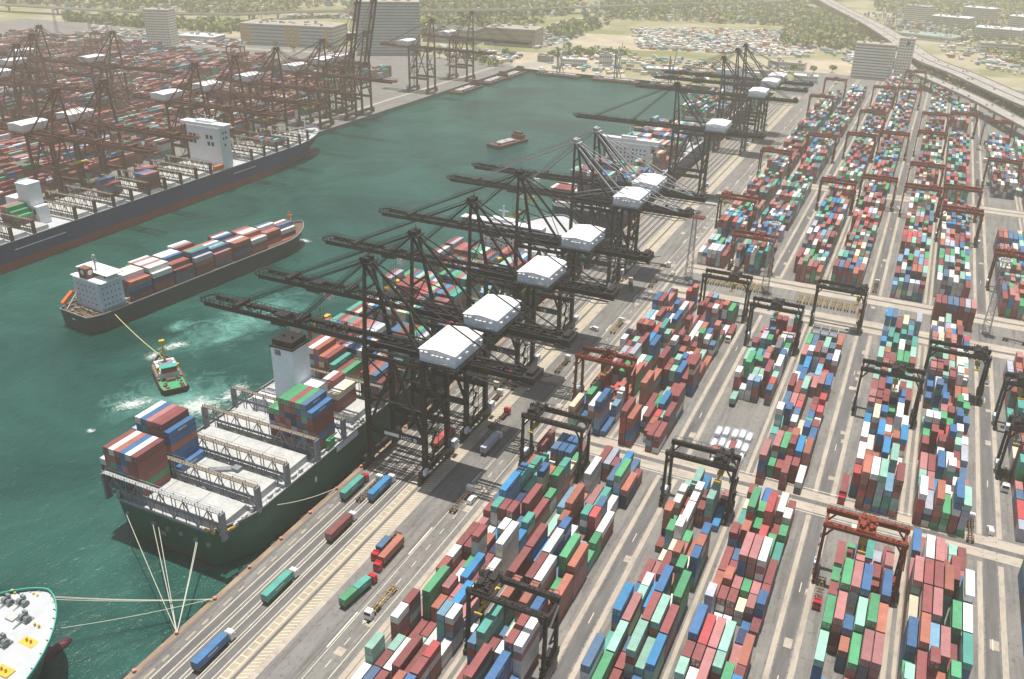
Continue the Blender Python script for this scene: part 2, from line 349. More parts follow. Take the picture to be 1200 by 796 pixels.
# foam on the water
def foam_mat():
    m = bpy.data.materials.new('water_foam'); m.use_nodes = True; t = m.node_tree; b = t.nodes['Principled BSDF']; b.inputs['Base Color'].default_value = (.72,.80,.77,1); b.inputs['Roughness'].default_value = .9
    tc = _n(t, 'ShaderNodeTexCoord'); pos = _n(t, 'ShaderNodeNewGeometry').outputs['Position']
    n = _n(t, 'ShaderNodeTexNoise'); n.inputs['Scale'].default_value = .20; n.inputs['Detail'].default_value = 10; n.inputs['Roughness'].default_value = .70; n.inputs['Distortion'].default_value = 2.4
    t.links.new(pos, n.inputs['Vector'])
    vm = _n(t, 'ShaderNodeVectorMath', operation='DISTANCE'); vm.inputs[1].default_value = (.5,.5,0)
    fl = _n(t, 'ShaderNodeMapping'); fl.inputs['Scale'].default_value = (1,1,0); t.links.new(tc.outputs['Generated'], fl.inputs[0]); t.links.new(fl.outputs[0], vm.inputs[0])
    r = _n(t, 'ShaderNodeMapRange'); r.inputs[1].default_value = .05; r.inputs[2].default_value = .5; r.inputs[3].default_value = .16; r.inputs[4].default_value = -.25; t.links.new(vm.outputs['Value'], r.inputs[0])
    ad = _n(t, 'ShaderNodeMath', operation='ADD'); t.links.new(n.outputs[0], ad.inputs[0]); t.links.new(r.outputs[0], ad.inputs[1])
    r2 = _n(t, 'ShaderNodeMapRange'); r2.inputs[1].default_value = .43; r2.inputs[2].default_value = .74; r2.inputs[4].default_value = .85; t.links.new(ad.outputs[0], r2.inputs[0])
    t.links.new(r2.outputs[0], b.inputs['Alpha']); return m
M['foam'] = foam_mat()
M['churn'] = foam_mat(); M['churn'].name = 'churned_water'
for n in M['churn'].node_tree.nodes:
    if n.type == 'BSDF_PRINCIPLED': n.inputs['Base Color'].default_value = (.16,.42,.36,1); n.inputs['Roughness'].default_value = .4
    if n.type == 'MAP_RANGE' and abs(n.inputs[1].default_value-.43) < .01: n.inputs[1].default_value = .33; n.inputs[2].default_value = .85; n.inputs[4].default_value = .8
    if n.type == 'TEX_NOISE': n.inputs['Scale'].default_value = .07
for i, (x, y, sx, sy, a) in enumerate(((-289,234,30,17,.9),(-262,246,38,26,.5),(-315,285,12,26,-.5),(-300,300,9,30,-.3),(-330,305,16,24,.2),(-316,272,12,16,.6),(-257,262,16,30,.1),(-304,325,50,120,-.12),(-288,210,7,5,0),(-352,440,16,10,0),(-246,330,16,40,0),(-272,247,84,56,.5))):
    f = MB(); f.quad([(-sx/2,-sy/2,0),(sx/2,-sy/2,0),(sx/2,sy/2,0),(-sx/2,sy/2,0)])
    o = f.build('foam', M['churn' if i in (3,4,7,10,11) else 'foam']); o.location = (x, y, WZ+(.05+i*.01 if i in (3,4,7,10,11) else .25+i*.01)); o.rotation_euler[2] = a
    tag(o, ['white wake foam off the stern of the green decked tug','white churned wash beside the green decked tug, nearer the moored ship','narrow foam streak along the tow rope','long thin foam trail between tug and feeder ship','faint ripples of foam alongside the feeder ship','foam patch where the tow rope meets the water','foam below the tip of the nearest crane boom','broad faint wake foam on the open water','small white splash left of the tug','foam at the bow of the feeder ship','faint foam beside the far boom tips','broad pale turquoise churned water around the tug'][i], 'foam', 'wash on the water', 'stuff')
# ------------------------------------------------------------------ containers (yard and ships)
KNOWN = {
    'A10': '0,24,5,1,w 0,25,5,1,r 0,26,1,2,m 0,29,4,1,w 0,33,4,1,r 0,37,4,1,b 0,40,4,2,r 1,24,1,2,r 1,26,5,2,g 1,28,2,2,m 1,32,2,1,w 1,33,5,1,t 1,34,6,2,bb 1,36,4,2,t 1,38,4,1,t 2,22,3,2,w 2,26,3,1,o 2,30,6,1,r 2,33,5,1,r 2,36,3,2,t 2,40,4,2,sb 3,24,1,2,w 3,33,5,1,r 3,37,5,1,b 3,38,3,1,o 4,22,3,2,r 4,25,5,1,lb 4,31,3,1,g 4,32,3,2,sb 5,25,5,1,w 5,30,6,2,w 5,33,4,1,t 5,34,3,2,r 5,37,5,1,g 5,38,5,1,t',
    'A11': '0,44,4,2,c 0,46,2,2,b 0,58,4,1,r 0,62,5,2,b 0,66,2,2,bb 1,58,4,1,o 2,58,4,1,r 3,44,5,2,w 3,56,3,2,bb 4,44,6,2,b 4,56,1,2,g 4,58,4,2,t 5,44,1,2,b',
    'A20': '0,28,6,2,r 0,30,6,2,r 0,40,3,2,r 1,24,6,2,t 1,26,6,2,o 1,34,6,2,o 1,40,3,2,lg 2,22,5,2,r 2,28,6,2,r 2,30,6,2,w 2,32,6,1,b 2,36,3,2,m 3,26,6,2,o 3,28,6,2,w 3,34,5,1,t 3,36,3,2,t 3,40,3,2,bb 4,22,5,2,b 4,24,6,2,r 4,26,5,2,b 4,29,3,1,g 4,30,6,2,g 4,40,2,2,sb 5,24,6,2,w 5,30,5,2,o 5,34,3,2,w',
    'A21': '0,44,6,2,r 0,48,6,2,o 0,50,4,2,o 0,52,6,2,r 0,55,6,1,w 0,57,5,1,r 0,59,6,1,r 0,63,5,1,r 1,44,5,2,o 1,46,2,2,w 1,54,1,2,t 1,57,4,1,r 2,46,3,2,r 2,50,1,2,pt 2,53,5,1,pt 2,55,3,1,b 2,58,2,1,r 2,62,6,1,r 3,54,3,2,r 3,59,2,1,r 3,62,6,1,w 3,64,4,1,r 4,44,3,2,r 4,52,3,2,r 4,59,1,1,r 4,63,1,1,b 5,44,3,2,r 5,46,4,2,r 5,48,5,2,r 5,52,6,2,r 5,56,1,2,o 5,59,6,1,o 5,60,2,1,g',
    'B10': '0,24,6,2,sb 0,26,2,2,t 0,28,5,2,bb 0,30,1,2,b 0,32,1,2,r 0,35,1,1,r 0,37,1,1,g 1,24,4,2,g 1,26,4,2,pt 1,32,1,2,m 1,35,4,1,g 1,38,1,2,r 1,40,3,2,pt 2,28,1,2,pt 2,35,5,1,w 2,36,4,2,w 2,40,2,2,bb 3,26,5,2,pt 3,28,5,2,r 3,30,5,2,b 3,33,5,1,o 3,35,3,1,g 3,38,3,2,r 4,28,5,2,pt 4,32,5,1,g 5,26,4,2,bb 5,28,4,2,r 5,30,5,2,g 5,33,5,1,b 5,34,5,1,o 5,35,5,1,b 5,38,1,2,bb',
    'B11': '0,52,5,1,g 0,53,5,1,w 0,55,1,1,pt 1,54,6,2,g 1,58,2,2,t 2,52,3,1,b 2,56,2,1,r 2,58,2,2,b 3,48,6,1,o 3,60,1,2,b 4,51,4,1,r 4,52,6,1,t 5,53,3,1,sb',
    'B20': '0,26,5,1,pt 0,27,5,1,r 0,28,6,2,b 0,31,5,1,lg 0,34,3,2,r 0,36,5,1,r 0,37,3,1,r 1,26,4,1,w 1,28,5,2,br 1,32,3,1,r 1,33,4,1,o 1,37,4,1,o 1,38,6,2,g 2,28,5,2,m 2,32,3,1,r 2,34,6,2,m 2,40,3,2,b 3,27,5,1,pt 3,28,5,2,pt 3,32,2,1,c 3,34,6,2,m 3,38,6,2,br 4,28,2,2,m 4,31,1,1,b 4,33,3,1,m 4,34,6,2,w 4,40,3,2,w 5,28,4,2,o 5,31,2,1,r 5,33,3,1,r 5,34,3,2,r 5,40,2,2,r',
    'B21': '0,44,5,2,m 0,49,6,1,w 0,50,1,2,t 1,46,4,2,m 1,50,5,1,b 2,46,4,2,g 2,51,3,1,sb 3,44,3,2,r 4,46,4,2,bb 4,49,4,1,b 4,51,3,1,b 5,44,2,2,w 5,48,3,2,b',
    'C10': '0,32,4,2,g 0,36,1,2,g 0,38,1,2,r 1,32,5,2,m 1,34,6,2,g 2,31,3,1,o 2,33,1,1,w 2,34,6,2,m 2,36,6,2,m 3,30,4,2,g 3,32,5,2,pt 3,34,6,2,b 4,30,5,2,m 4,32,6,2,g 5,30,5,2,m 5,32,5,2,o 5,34,6,2,b',
    'C11': '0,46,5,2,w 0,50,3,2,w 0,56,1,2,r 1,44,6,2,o 1,50,1,2,w 1,52,4,2,c 1,54,4,2,r 2,44,6,2,w 2,53,4,1,b 3,44,6,2,pt 3,48,4,2,bb 3,51,2,1,o 3,54,3,1,g 3,56,4,2,w 4,44,4,2,lb 4,46,6,2,pt 4,51,2,1,c 4,52,5,2,w 5,44,6,2,r 5,49,1,1,w 5,52,3,2,w',
    'C20': '0,30,5,1,pt 0,32,5,2,b 0,36,6,2,m 0,40,3,2,b 1,30,5,2,r 1,32,6,2,o 1,34,6,2,r 1,36,6,2,r 1,38,6,2,w 2,31,6,1,r 2,32,5,2,lb 2,34,6,2,m 2,36,6,2,r 2,38,6,2,m 3,32,5,2,m 3,36,6,2,o 4,31,5,1,g 4,34,5,2,g 4,44,6,2,b 5,32,5,2,t 5,34,5,2,w 5,36,6,2,w 5,38,3,1,sb',
    'C21': '0,44,5,2,w 0,51,3,1,r 0,52,3,1,g 0,53,5,1,w 0,59,3,1,b 1,44,3,2,lg 1,48,3,2,r 1,53,5,1,w 1,57,6,1,sb 2,44,5,2,o 2,48,4,2,b 2,50,3,1,w 2,51,4,1,r 2,54,4,1,g 2,55,4,1,m 2,56,5,1,b 3,44,3,2,g 3,47,6,1,w 3,51,6,1,b 3,54,3,1,g 3,55,4,1,r 4,47,3,1,w 4,49,3,1,o 4,51,4,1,pt 4,52,5,1,w 4,54,5,1,b 4,56,5,1,g 5,44,5,2,pt 5,50,3,2,lg 5,52,3,1,w 5,54,4,1,sb 5,56,4,1,g 5,61,3,1,w',
}

WTS = [('r',27),('o',12),('m',12),('br',4),('w',13),('c',5),('lg',6),('b',9),('sb',7),('bb',4),('t',7),('pt',9),('g',9),('lb',4),('k',3),('n',2)]
PK = [a for a, b_ in WTS for _ in range(b_)]
REDK = PK + ['r']*60 + ['o']*40 + ['m']*18
CW, CHT = 2.5, 2.65
class Grid:
    def __init__(s, ox, oy, ang, kp, jp, z0, phrase, place='stack'):
        s.ox, s.oy, s.ang, s.kp, s.jp, s.z0, s.phrase, s.place = ox, oy, ang, kp, jp, z0, phrase, place
        s.cells = {}; s.occ = {}
    def put(s, k, j, ln, cols):
        for q in range(ln):
            if (k, j+q) in s.occ: return False
        s.cells[(k, j)] = (ln, cols)
        for q in range(ln): s.occ[(k, j+q)] = len(cols)
        return True
    def w(s, x, y):
        ca, sa = cos(s.ang), sin(s.ang); return (s.ox+ca*x-sa*y, s.oy+sa*x+ca*y)
    def boxes(s):
        ks = [k for k, j in s.cells]; js = [j for k, j in s.cells]
        if not ks: return
        s.jmin, s.kmin = min(js), min(ks)
        for (k, j), (ln, cols) in s.cells.items():
            L = 12.5 if ln == 2 else 6.2
            cx, cy = s.w(k*s.kp+CW/2, j*s.jp+L/2)
            n = len(cols)
            for t, c in enumerate(cols):
                z = s.z0+t*CHT
                f = min(s.occ.get((k, j-1), 0) > t, 1); r = s.occ.get((k+1, j), 0) > t; l_ = s.occ.get((k-1, j), 0) > t
                yield dict(g=s, k=k, j=j, ln=ln, L=L, c=c, t=t, n=n, x=cx, y=cy, z=z, top=(t == n-1), fr=not f, ri=not r, le=not l_)
def score(b):
    p = Vector((b['x'], b['y'], b['z']+1.3)); d = Vector((0,0,CAM_H))-p; dist = d.length; n = d/dist
    v = -d; zc = v.dot(F_)
    if zc <= 0: return 0
    px = v.dot(R2)/zc*1.0307; py = v.dot(U2)/zc*1.0307
    if abs(px) > .603 or abs(py) > .402: return 0
    a = 0
    if b['top']: a += b['L']*CW*max(0, n.z)
    if b['fr']: a += CW*CHT*max(0, -n.y)*.6
    if b['ri']: a += b['L']*CHT*max(0, n.x)*.6
    if b['le']: a += b['L']*CHT*max(0, -n.x)*.6
    return a/dist**2
GR = []
_last = ['r']
def stackcols(n, pool=PK, bias=None):
    out = []
    for _ in range(n):
        c = _last[0] if (pool is PK or pool is REDK) and random.random() < .4 else (random.choice(bias) if bias and random.random() < .55 else random.choice(pool))
        _last[0] = c; out.append(c)
    return out
    return [random.choice(bias) if bias and random.random() < .55 else random.choice(pool) for _ in range(n)]
LN = {'A1':-109.1,'A2':-86.0,'B1':-52.9,'B2':-30.2,'C1':3.0,'C2':25.5,'D1':58.9,'D2':81.5,'E1':115.0,'E2':137.5}
PH = {'A10':2.4,'A11':8.8,'A20':5.6,'A21':6.4,'B10':7.2,'B11':7.2,'B20':5.2,'B21':4.0,'C10':6.0,'C11':5.2,'C20':4.0,'C21':4.4}
ORDW = ['first','second','third','fourth','fifth','sixth','seventh','eighth']
LW = {'A1':'quayside block','A2':'second block','B1':'third block','B2':'fourth block','C1':'fifth block','C2':'sixth block','D1':'seventh block','D2':'eighth block','E1':'ninth block','E2':'tenth block'}
#            (lane,row): y0, y1 (from, to)
ROWS = {0:('near',120), 1:('middle',298.5)}
ENDS0 = {'A1':281,'A2':275,'B1':281,'B2':285,'C1':268,'C2':285,'D1':281,'D2':281,'E1':281,'E2':281}
STA1 = {'A1':298.5,'A2':298.5,'B1':354,'B2':298.5,'C1':298.5,'C2':298.5,'D1':298.5,'D2':298.5,'E1':298.5,'E2':298.5}
ENDS1 = {'A1':450,'A2':446,'B1':438,'B2':428,'C1':470,'C2':478,'D1':440,'D2':440,'E1':440,'E2':440}
def fill(g, y0, y1, mode, pool=PK, ncol=6, dens=.93):
    j0 = math.ceil((y0-g.oy)/g.jp-.2); j1 = int((y1-g.oy)/g.jp)
    j = j0
    while j < j1:
        bay2 = (j % 2 == 0) and j+1 < j1
        base_h = random.choice((2,3,3,4,4,5)) if mode == 'near' else random.choice((3,4,4,5,5))
        bias = [random.choice(pool) for _ in range(3)] if random.random() < .5 else None
        gap = random.random() < (.07 if mode == 'near' else .045)
        for k in range(ncol):
            if gap and random.random() < .75: continue
            if random.random() > dens: continue
            n = max(1, min(5, base_h+random.choice((-1,-1,0,0,0,1))))
            if mode == 'near': n = max(1, min(5, n - (1 if random.random() < .4 else 0)))
            if bay2 and random.random() < .68 and (k, j) not in g.occ and (k, j+1) not in g.occ: g.put(k, j, 2, stackcols(n, pool, bias))
            else:
                g.put(k, j, 1, stackcols(n, pool, bias))
                if bay2 and random.random() < .9: g.put(k, j+1, 1, stackcols(max(1, n+random.choice((-1,0,0,1))), pool, bias))
        j += 2 if bay2 else 1
for ln_, x0 in LN.items():
    for row in (0, 1):
        key = ln_+str(row)
        g = Grid(x0, PH.get(key, 4.0), 0, 2.85, 6.55, .05, ('near ' if row == 0 else 'middle ')+LW[ln_])
        kn = KNOWN.get(key, '')
        for e in kn.split():
            k, j, n, l_, c = e.split(','); k, j, n, l_ = int(k), int(j), int(n), int(l_)
            if key == 'B11' and j < 53: continue
            g.put(k, j, l_, stackcols(n-1, PK, [c, random.choice(PK)])+[c])
        ya, yb = (110, ENDS0[ln_]) if row == 0 else (STA1[ln_], ENDS1[ln_])
        fill(g, ya, yb, 'near')
        if key == 'B11':
            for (k, j, c) in ((1, 45, 'o'), (3, 46, 'r'), (4, 45, 'k')): g.put(k, j, 1, [c])
        GR.append(g)
g = Grid(25.5, 482, 0, 2.85, 6.55, .05, 'tall maroon wall block'); # the high maroon wall between the cross roads
for k in range(7):
    g.put(k, 0, 2, ['r']*4+[random.choice(('r','sb','m','lg'))]); 
GR.append(g)
for ln_, x0 in LN.items():
    ends = {'A1':1120,'A2':1165,'B1':1265,'B2':1265,'C1':1270,'C2':1130,'D1':700,'D2':700,'E1':700,'E2':700}
    segs = [(512,716),(736,984),(992,ends[ln_])] if ln_[0] in 'ABC' else [(512,716),(736,960)]
    if ln_ == 'D1': segs = [(512,640),(765,960)]
    if ln_ == 'C2': segs = [(512,716),(736,955),(1003,1130)]
    for y0, y1 in segs:
        g = Grid(x0, y0, 0, 2.85, 6.55, .05, 'far '+LW[ln_])
        fill(g, y0, y1, 'far', (['w']*14+PK if (ln_ == 'D1' and y0 > 700) else PK))
        GR.append(g)
# far left terminal: same kind of stacks, mostly maroon and orange
for i in range(30):
    x0 = LX-74-i*(24.5)-(7 if i % 2 else 0)
    for y0, y1 in ((150,330),(345,560),(578,790),(806,985)):
        if x0 < -1030 and y0 > 900: continue
        if 700 < y0 and x0 > -640: continue
        g = Grid(x0, y0, 0, 2.85, 6.55, .05, 'far left terminal')
        fill(g, y0, y1, 'far', REDK, dens=.9)
        if random.random() < .9: GR.append(g)
def ship_bay(x0, y, ang_grid, ncols, heights, tops=None, pool=PK, z0=14.9, phrase='', ox=0, oy=0, ang=0, jl=2, side=None):
    g = Grid(ox, oy, ang, 2.52, 13.1/2, z0, phrase)
    for k, h in enumerate(heights):
        if h <= 0: continue
        cs = stackcols(h, pool, [random.choice(pool), random.choice(pool)])
        if tops and k < len(tops) and tops[k]: cs[-1] = tops[k]
        if side and k in side: cs = list(side[k])
        g.put(k, 0, jl, cs)
    GR.append(g); return g
S1P = PK + ['r']*20 + ['g','t','n','b']*4
# green ship at the quay: stern stacks, stack by the funnel, then the crowd further forward
SY = {1:168.2, 2:184.2, 3:199.6, 4:217.2, 5:243.5, 6:259.5, 7:275.5, 8:291.5, 9:307.5, 10:323.5, 11:339.5, 12:355.5, 13:371.5, 14:387.5, 15:403.5}
ship_bay(0,0,0,7,[4,6,6,6,6,6,6],['w','r','w','o','b','w','r'],S1P,ox=-229.0,oy=SY[1],side={6:['r','g','r','r','r','r']},phrase='stern stack of green ship')
ship_bay(0,0,0,8,[5,7,7,7,7,7,6,1],['lg','w','b','m','r','r','b','b'],S1P,ox=-230.5,oy=SY[2],side={6:['sb','b','b','o','b','b']},phrase='second stack of green ship')
ship_bay(0,0,0,8,[5,5,7,7,7,7,7,6],['g','g','g','g','r','g','sb','b'],S1P+['r','b','n']*10,ox=-197.5,oy=SY[4],side={7:['o','b','r','r','r','b']},phrase='stack before the green ship funnel')
pat = {5:([0]*6+[0]*4+[4,4,3,0,0,0,0,0],-227),6:([5,5,5,6,6,4,3,5,5,4,3,3,0,0,2,3,3,2],-224),7:([4,5,6,6,5,5,5,2,3,4,4,4,5,5,5,0,0,0],-224)}
for b_ in range(5, 16):
    if b_ == 5: hs = [0]*12+[4,4,3,3,0,0,0,0]
    elif b_ == 6: hs = [0,0,0,0,0,6,6,6,5,5,4,3,3,0,0,0,4,4,4,3]
    else:
        hs = []; h = random.choice((4,5,6))
        for k in range(20):
            if random.random() < .2: h = random.choice((1,3,4,5,6,6))
            hs.append(h)
        if b_ == 13: continue
    ship_bay(0,0,0,20,hs,None,S1P,ox=-226.0,oy=SY[b_],phrase=ORDW[min(b_-5,7)]+' bay ahead of green ship funnel' if b_ < 13 else 'forward bay '+ORDW[b_-13]+' of green ship')
# second ship at the quay
for i in range(17):
    if i in (6,): continue
    hs = []; h = random.choice((3,4,5))
    for k in range(19):
        if random.random() < .2: h = random.choice((0,2,4,5,5))
        hs.append(h)
    ship_bay(0,0,0,19,hs,None,S1P,ox=-224.0,oy=548+i*15.5,phrase='far quay ship')
for i in range(8):
    hs = [random.choice((2,3,4,4)) for _ in range(16)]
    ship_bay(0,0,0,16,hs,None,S1P,ox=-218.0,oy=868+i*15.5,phrase='farthest quay ship')
# left ship: a few stacks only
ship_bay(0,0,0,4,[4,4,4,4],['b','b','m','m'],['r'],ox=-486.5,oy=431,phrase='outer stack of left ship')
ship_bay(0,0,0,4,[4,4,3,3],['sb','sb','r','r'],['r','sb'],ox=-497.5,oy=407,phrase='middle stack of left ship')
ship_bay(0,0,0,4,[3,3,3,3],['m','m','r','r'],['r'],ox=-504.5,oy=447,phrase='inner stack of left ship')
ship_bay(0,0,0,5,[4,4,4,3,2],['m','m','g','g','g'],['k','r'],ox=-500.5,oy=338,phrase='green stack of left ship')
ship_bay(0,0,0,9,[2,2,2,1,2,2,2,1,2],['m','r','lb','lb','r','m','sb','sb','pt'],['r','m'],ox=-503,oy=573,phrase='fore stack of left ship')
# feeder ship under tow
FA = -radians(6.0); FO = (-371.5, 276.0)     # stern centre, heading
def feeder(x, y):
    ca, sa = cos(FA), sin(FA); return (FO[0]+ca*x-sa*y, FO[1]+sa*x+ca*y)
fe_t = [['w','c','w','c','w','w','w','r','o'],['g','w','m','w','w','m','w','w','w','r'],['r','w','w','w','w','b','o','r','r'],['w','lg','r','m','g','m','g','sb','lg','lg'],['m','o','m','w','sb','pt','sb','m'],['r','w','b','lg','m','r','w','m','o'],['sb','r','m','w','w','o','m','w'],['r','w','sb','w','m','o'],['m','w','r','sb','w']]
fe_h = [[3,4,4,5,5,5,5,4,4],[4,5,5,5,5,5,5,5,4],[4,4,5,5,5,5,4,4,3],[5,5,5,4,4,5,5,5,4],[3,3,4,4,4,4,4,3],[4,4,4,3,3,4,4,4,4],[3,4,4,4,4,4,3,3],[3,3,4,4,3,3],[2,3,3,3,2]]
for i, (hs, ts) in enumerate(zip(fe_h, fe_t)):
    x_, y_ = feeder(-len(hs)*1.26, 27.5+i*14.1+(1 if i > 3 else 0))
    ship_bay(0,0,0,len(hs),hs,ts,['r','r','o','b','n','k','r','sb'],z0=5.2,ox=x_,oy=y_,ang=FA,phrase='feeder ship under tow')

BX = [b for g in GR for b in (g.boxes() or ())]
for b in BX: b['s'] = score(b)
BX.sort(key=lambda b: -b['s'])
NIND = 292
_cm = {}
M['mark'] = mat('pale_marking', (.55,.57,.58), rough=.6, var=.2)
def cont_parts(ln, c):
    if (ln, c) in _cm: return _cm[(ln, c)]
    L = 12.5 if ln == 2 else 6.2
    b = MB(); x, y = CW/2, L/2
    b.box(-x+.06, -y+.06, .12, x-.06, y-.06, CHT-.07)
    for sx in (-1, 1):
        for sy in (-1, 1): b.box(sx*x-(.16 if sx > 0 else 0), sy*y-(.16 if sy > 0 else 0), 0, sx*x+(.16 if sx < 0 else 0), sy*y+(.16 if sy < 0 else 0), CHT-.03)
        b.box(sx*x-(.1 if sx > 0 else 0), -y+.17, CHT-.15, sx*x+(.1 if sx < 0 else 0), y-.17, CHT-.035)
        b.box(sx*x-(.1 if sx > 0 else 0), -y+.17, .02, sx*x+(.1 if sx < 0 else 0), y-.17, .16)
        b.box(-x+.17, sx*y-(.1 if sx > 0 else 0), CHT-.16, x-.17, sx*y+(.1 if sx < 0 else 0), CHT-.04)
    n_ = int(L/1.05)
    for i in range(1, n_):                       # roof bows
        yy = -y+i*L/n_; b.box(-x+.12, yy-.05, CHT-.08, x-.12, yy+.05, CHT-.045)
    d = MB()
    for sx in (-1, 1):
        d.box(.03 if sx > 0 else -x+.18, -y+.0, .2, x-.18 if sx > 0 else -.03, -y+.055, CHT-.2)
        for xx in (.35, .85): d.box(sx*xx-.035, -y-.05, .15, sx*xx+.035, -y-.005, CHT-.17, 1)
    mats_ = [M['c_'+c], M['mark']]
    if c in ('b','sb','n','t','bb'):              # pale shipping line patch on the long sides
        for sx in (-1,1): b.box(sx*(x-.055)-(0 if sx > 0 else .02), -L*.16, 1.15, sx*(x-.055)+(.02 if sx > 0 else 0), L*.16, 1.75, 1)
    if c in ('g','bb','r'): d.box(-.95,-y-.012,1.75,-.45,-y-.002,2.15,1); d.box(.45,-y-.012,1.0,.9,-y-.002,1.25,1)
    me = b.mesh('container_body', mats_), d.mesh('container_door', [M['c_'+c], M['doorbar']])
    _cm[(ln, c)] = me; return me
def ordw(i): return ORDW[i] if i < len(ORDW) else ['ninth','tenth','eleventh','twelfth','thirteenth','fourteenth','fifteenth','sixteenth','seventeenth','eighteenth','nineteenth','twentieth','twenty first','twenty second','twenty third','twenty fourth','twenty fifth','twenty sixth'][min(i-8, 17)]
seen = {}
cntind = 0; rest = MB()
for i, b in enumerate(BX):
    if b['s'] > 0 and cntind < NIND:
        cntind += 1
        r = empty('shipping_container', (b['x'], b['y'], b['z']), b['g'].ang)
        bm_, dm_ = cont_parts(b['ln'], b['c'])
        o = bpy.data.objects.new('body', bm_); col.objects.link(o); o.parent = r
        o = bpy.data.objects.new('door', dm_); col.objects.link(o); o.parent = r
        d = b['n']-1-b['t']; lv = 'on top' if d == 0 else ['next to top','third down','fourth down','fifth down','sixth down','seventh down'][min(d-1, 5)]
        g = b['g']; nm = PAL[b['c']][1]; sz = 'short ' if b['ln'] == 1 else ''
        if 'ship' in g.phrase: lab = f"{sz}{nm} container, {lv}, {ordw(b['k']-g.kmin)} column from left, {g.phrase}"
        else:
            if not hasattr(g, 'jv'):
                g.jv = min(q['j'] for q in BX if q['g'] is g and q['s'] > 0)
            lab = f"{sz}{nm} container {lv}, {ordw(b['k'])} column, {ordw(b['j']-g.jv)} slot back, {g.phrase} from left"
            if len(lab.split()) > 16: lab = lab.replace(' from left', '')
        tag(r, lab, 'shipping container', 'shipping containers stacked in the yard and on ships')
    else:
        L = b['L']; c0 = PAL[b['c']][0]; ft = random.uniform(.85, 1.15)
        far = b['y'] > 560 or b['x'] < -400
        if far and not (b['top'] or b['fr'] or b['ri'] or b['le']): continue
        rest.rbox(b['x'], b['y'], b['z'], CW, L, CHT-.04, b['g'].ang, 0, tuple(v*ft for v in c0), bottom=False)
o = rest.build('container_stacks', M['c_any'])
tag(o, 'many more stacked shipping containers in red, white, blue and green rows', 'containers', kind='stuff')
print('containers', len(BX), 'individual', cntind)
# ------------------------------------------------------------------ text helper (built as mesh strokes)
GL = {'0':'ABCDEFA','1':'BC','8':'all','Q':'','H':'','C':''}
def glyph(mb, ch, x, z, w, h, y, t, mi=0):
    """block lettering in the XZ plane at depth y"""
    def bx(a, b_, c, d): mb.box(x+a*w, y-.04, z+b_*h, x+c*w, y, z+d*h, mi)
    q = t/w; r = t/h; m = .5
    top = lambda: bx(0,1-r,1,1); bot = lambda: bx(0,0,1,r); mid = lambda: bx(q,m-r/2,1-q,m+r/2)
    ul = lambda: bx(0,m,q,1-r); ll = lambda: bx(0,r,q,m); ur = lambda: bx(1-q,m,1,1-r); lr = lambda: bx(1-q,r,1,m)
    D = {'0':(top,bot,ul,ll,ur,lr),'8':(top,bot,mid,ul,ll,ur,lr),'9':(top,bot,mid,ul,ur,lr),'7':(top,ur,lr),'5':(top,bot,mid,ul,lr),
         '6':(top,bot,mid,ul,ll,lr),'C':(top,bot,ul,ll),'H':(mid,ul,ll,ur,lr),'Q':(top,bot,ul,ll,ur,lr)}
    if ch == '1': bx(.4,0,.4+q,1); bx(.2,.8,.4,.95)
    elif ch in D:
        for f in D[ch]: f()
        if ch == 'H':
            bx(0,1-r,q,1); bx(1-q,1-r,1,1); bx(0,0,q,r); bx(1-q,0,1,r)
        if ch == 'Q': bx(.55,-.12,.85,.12)

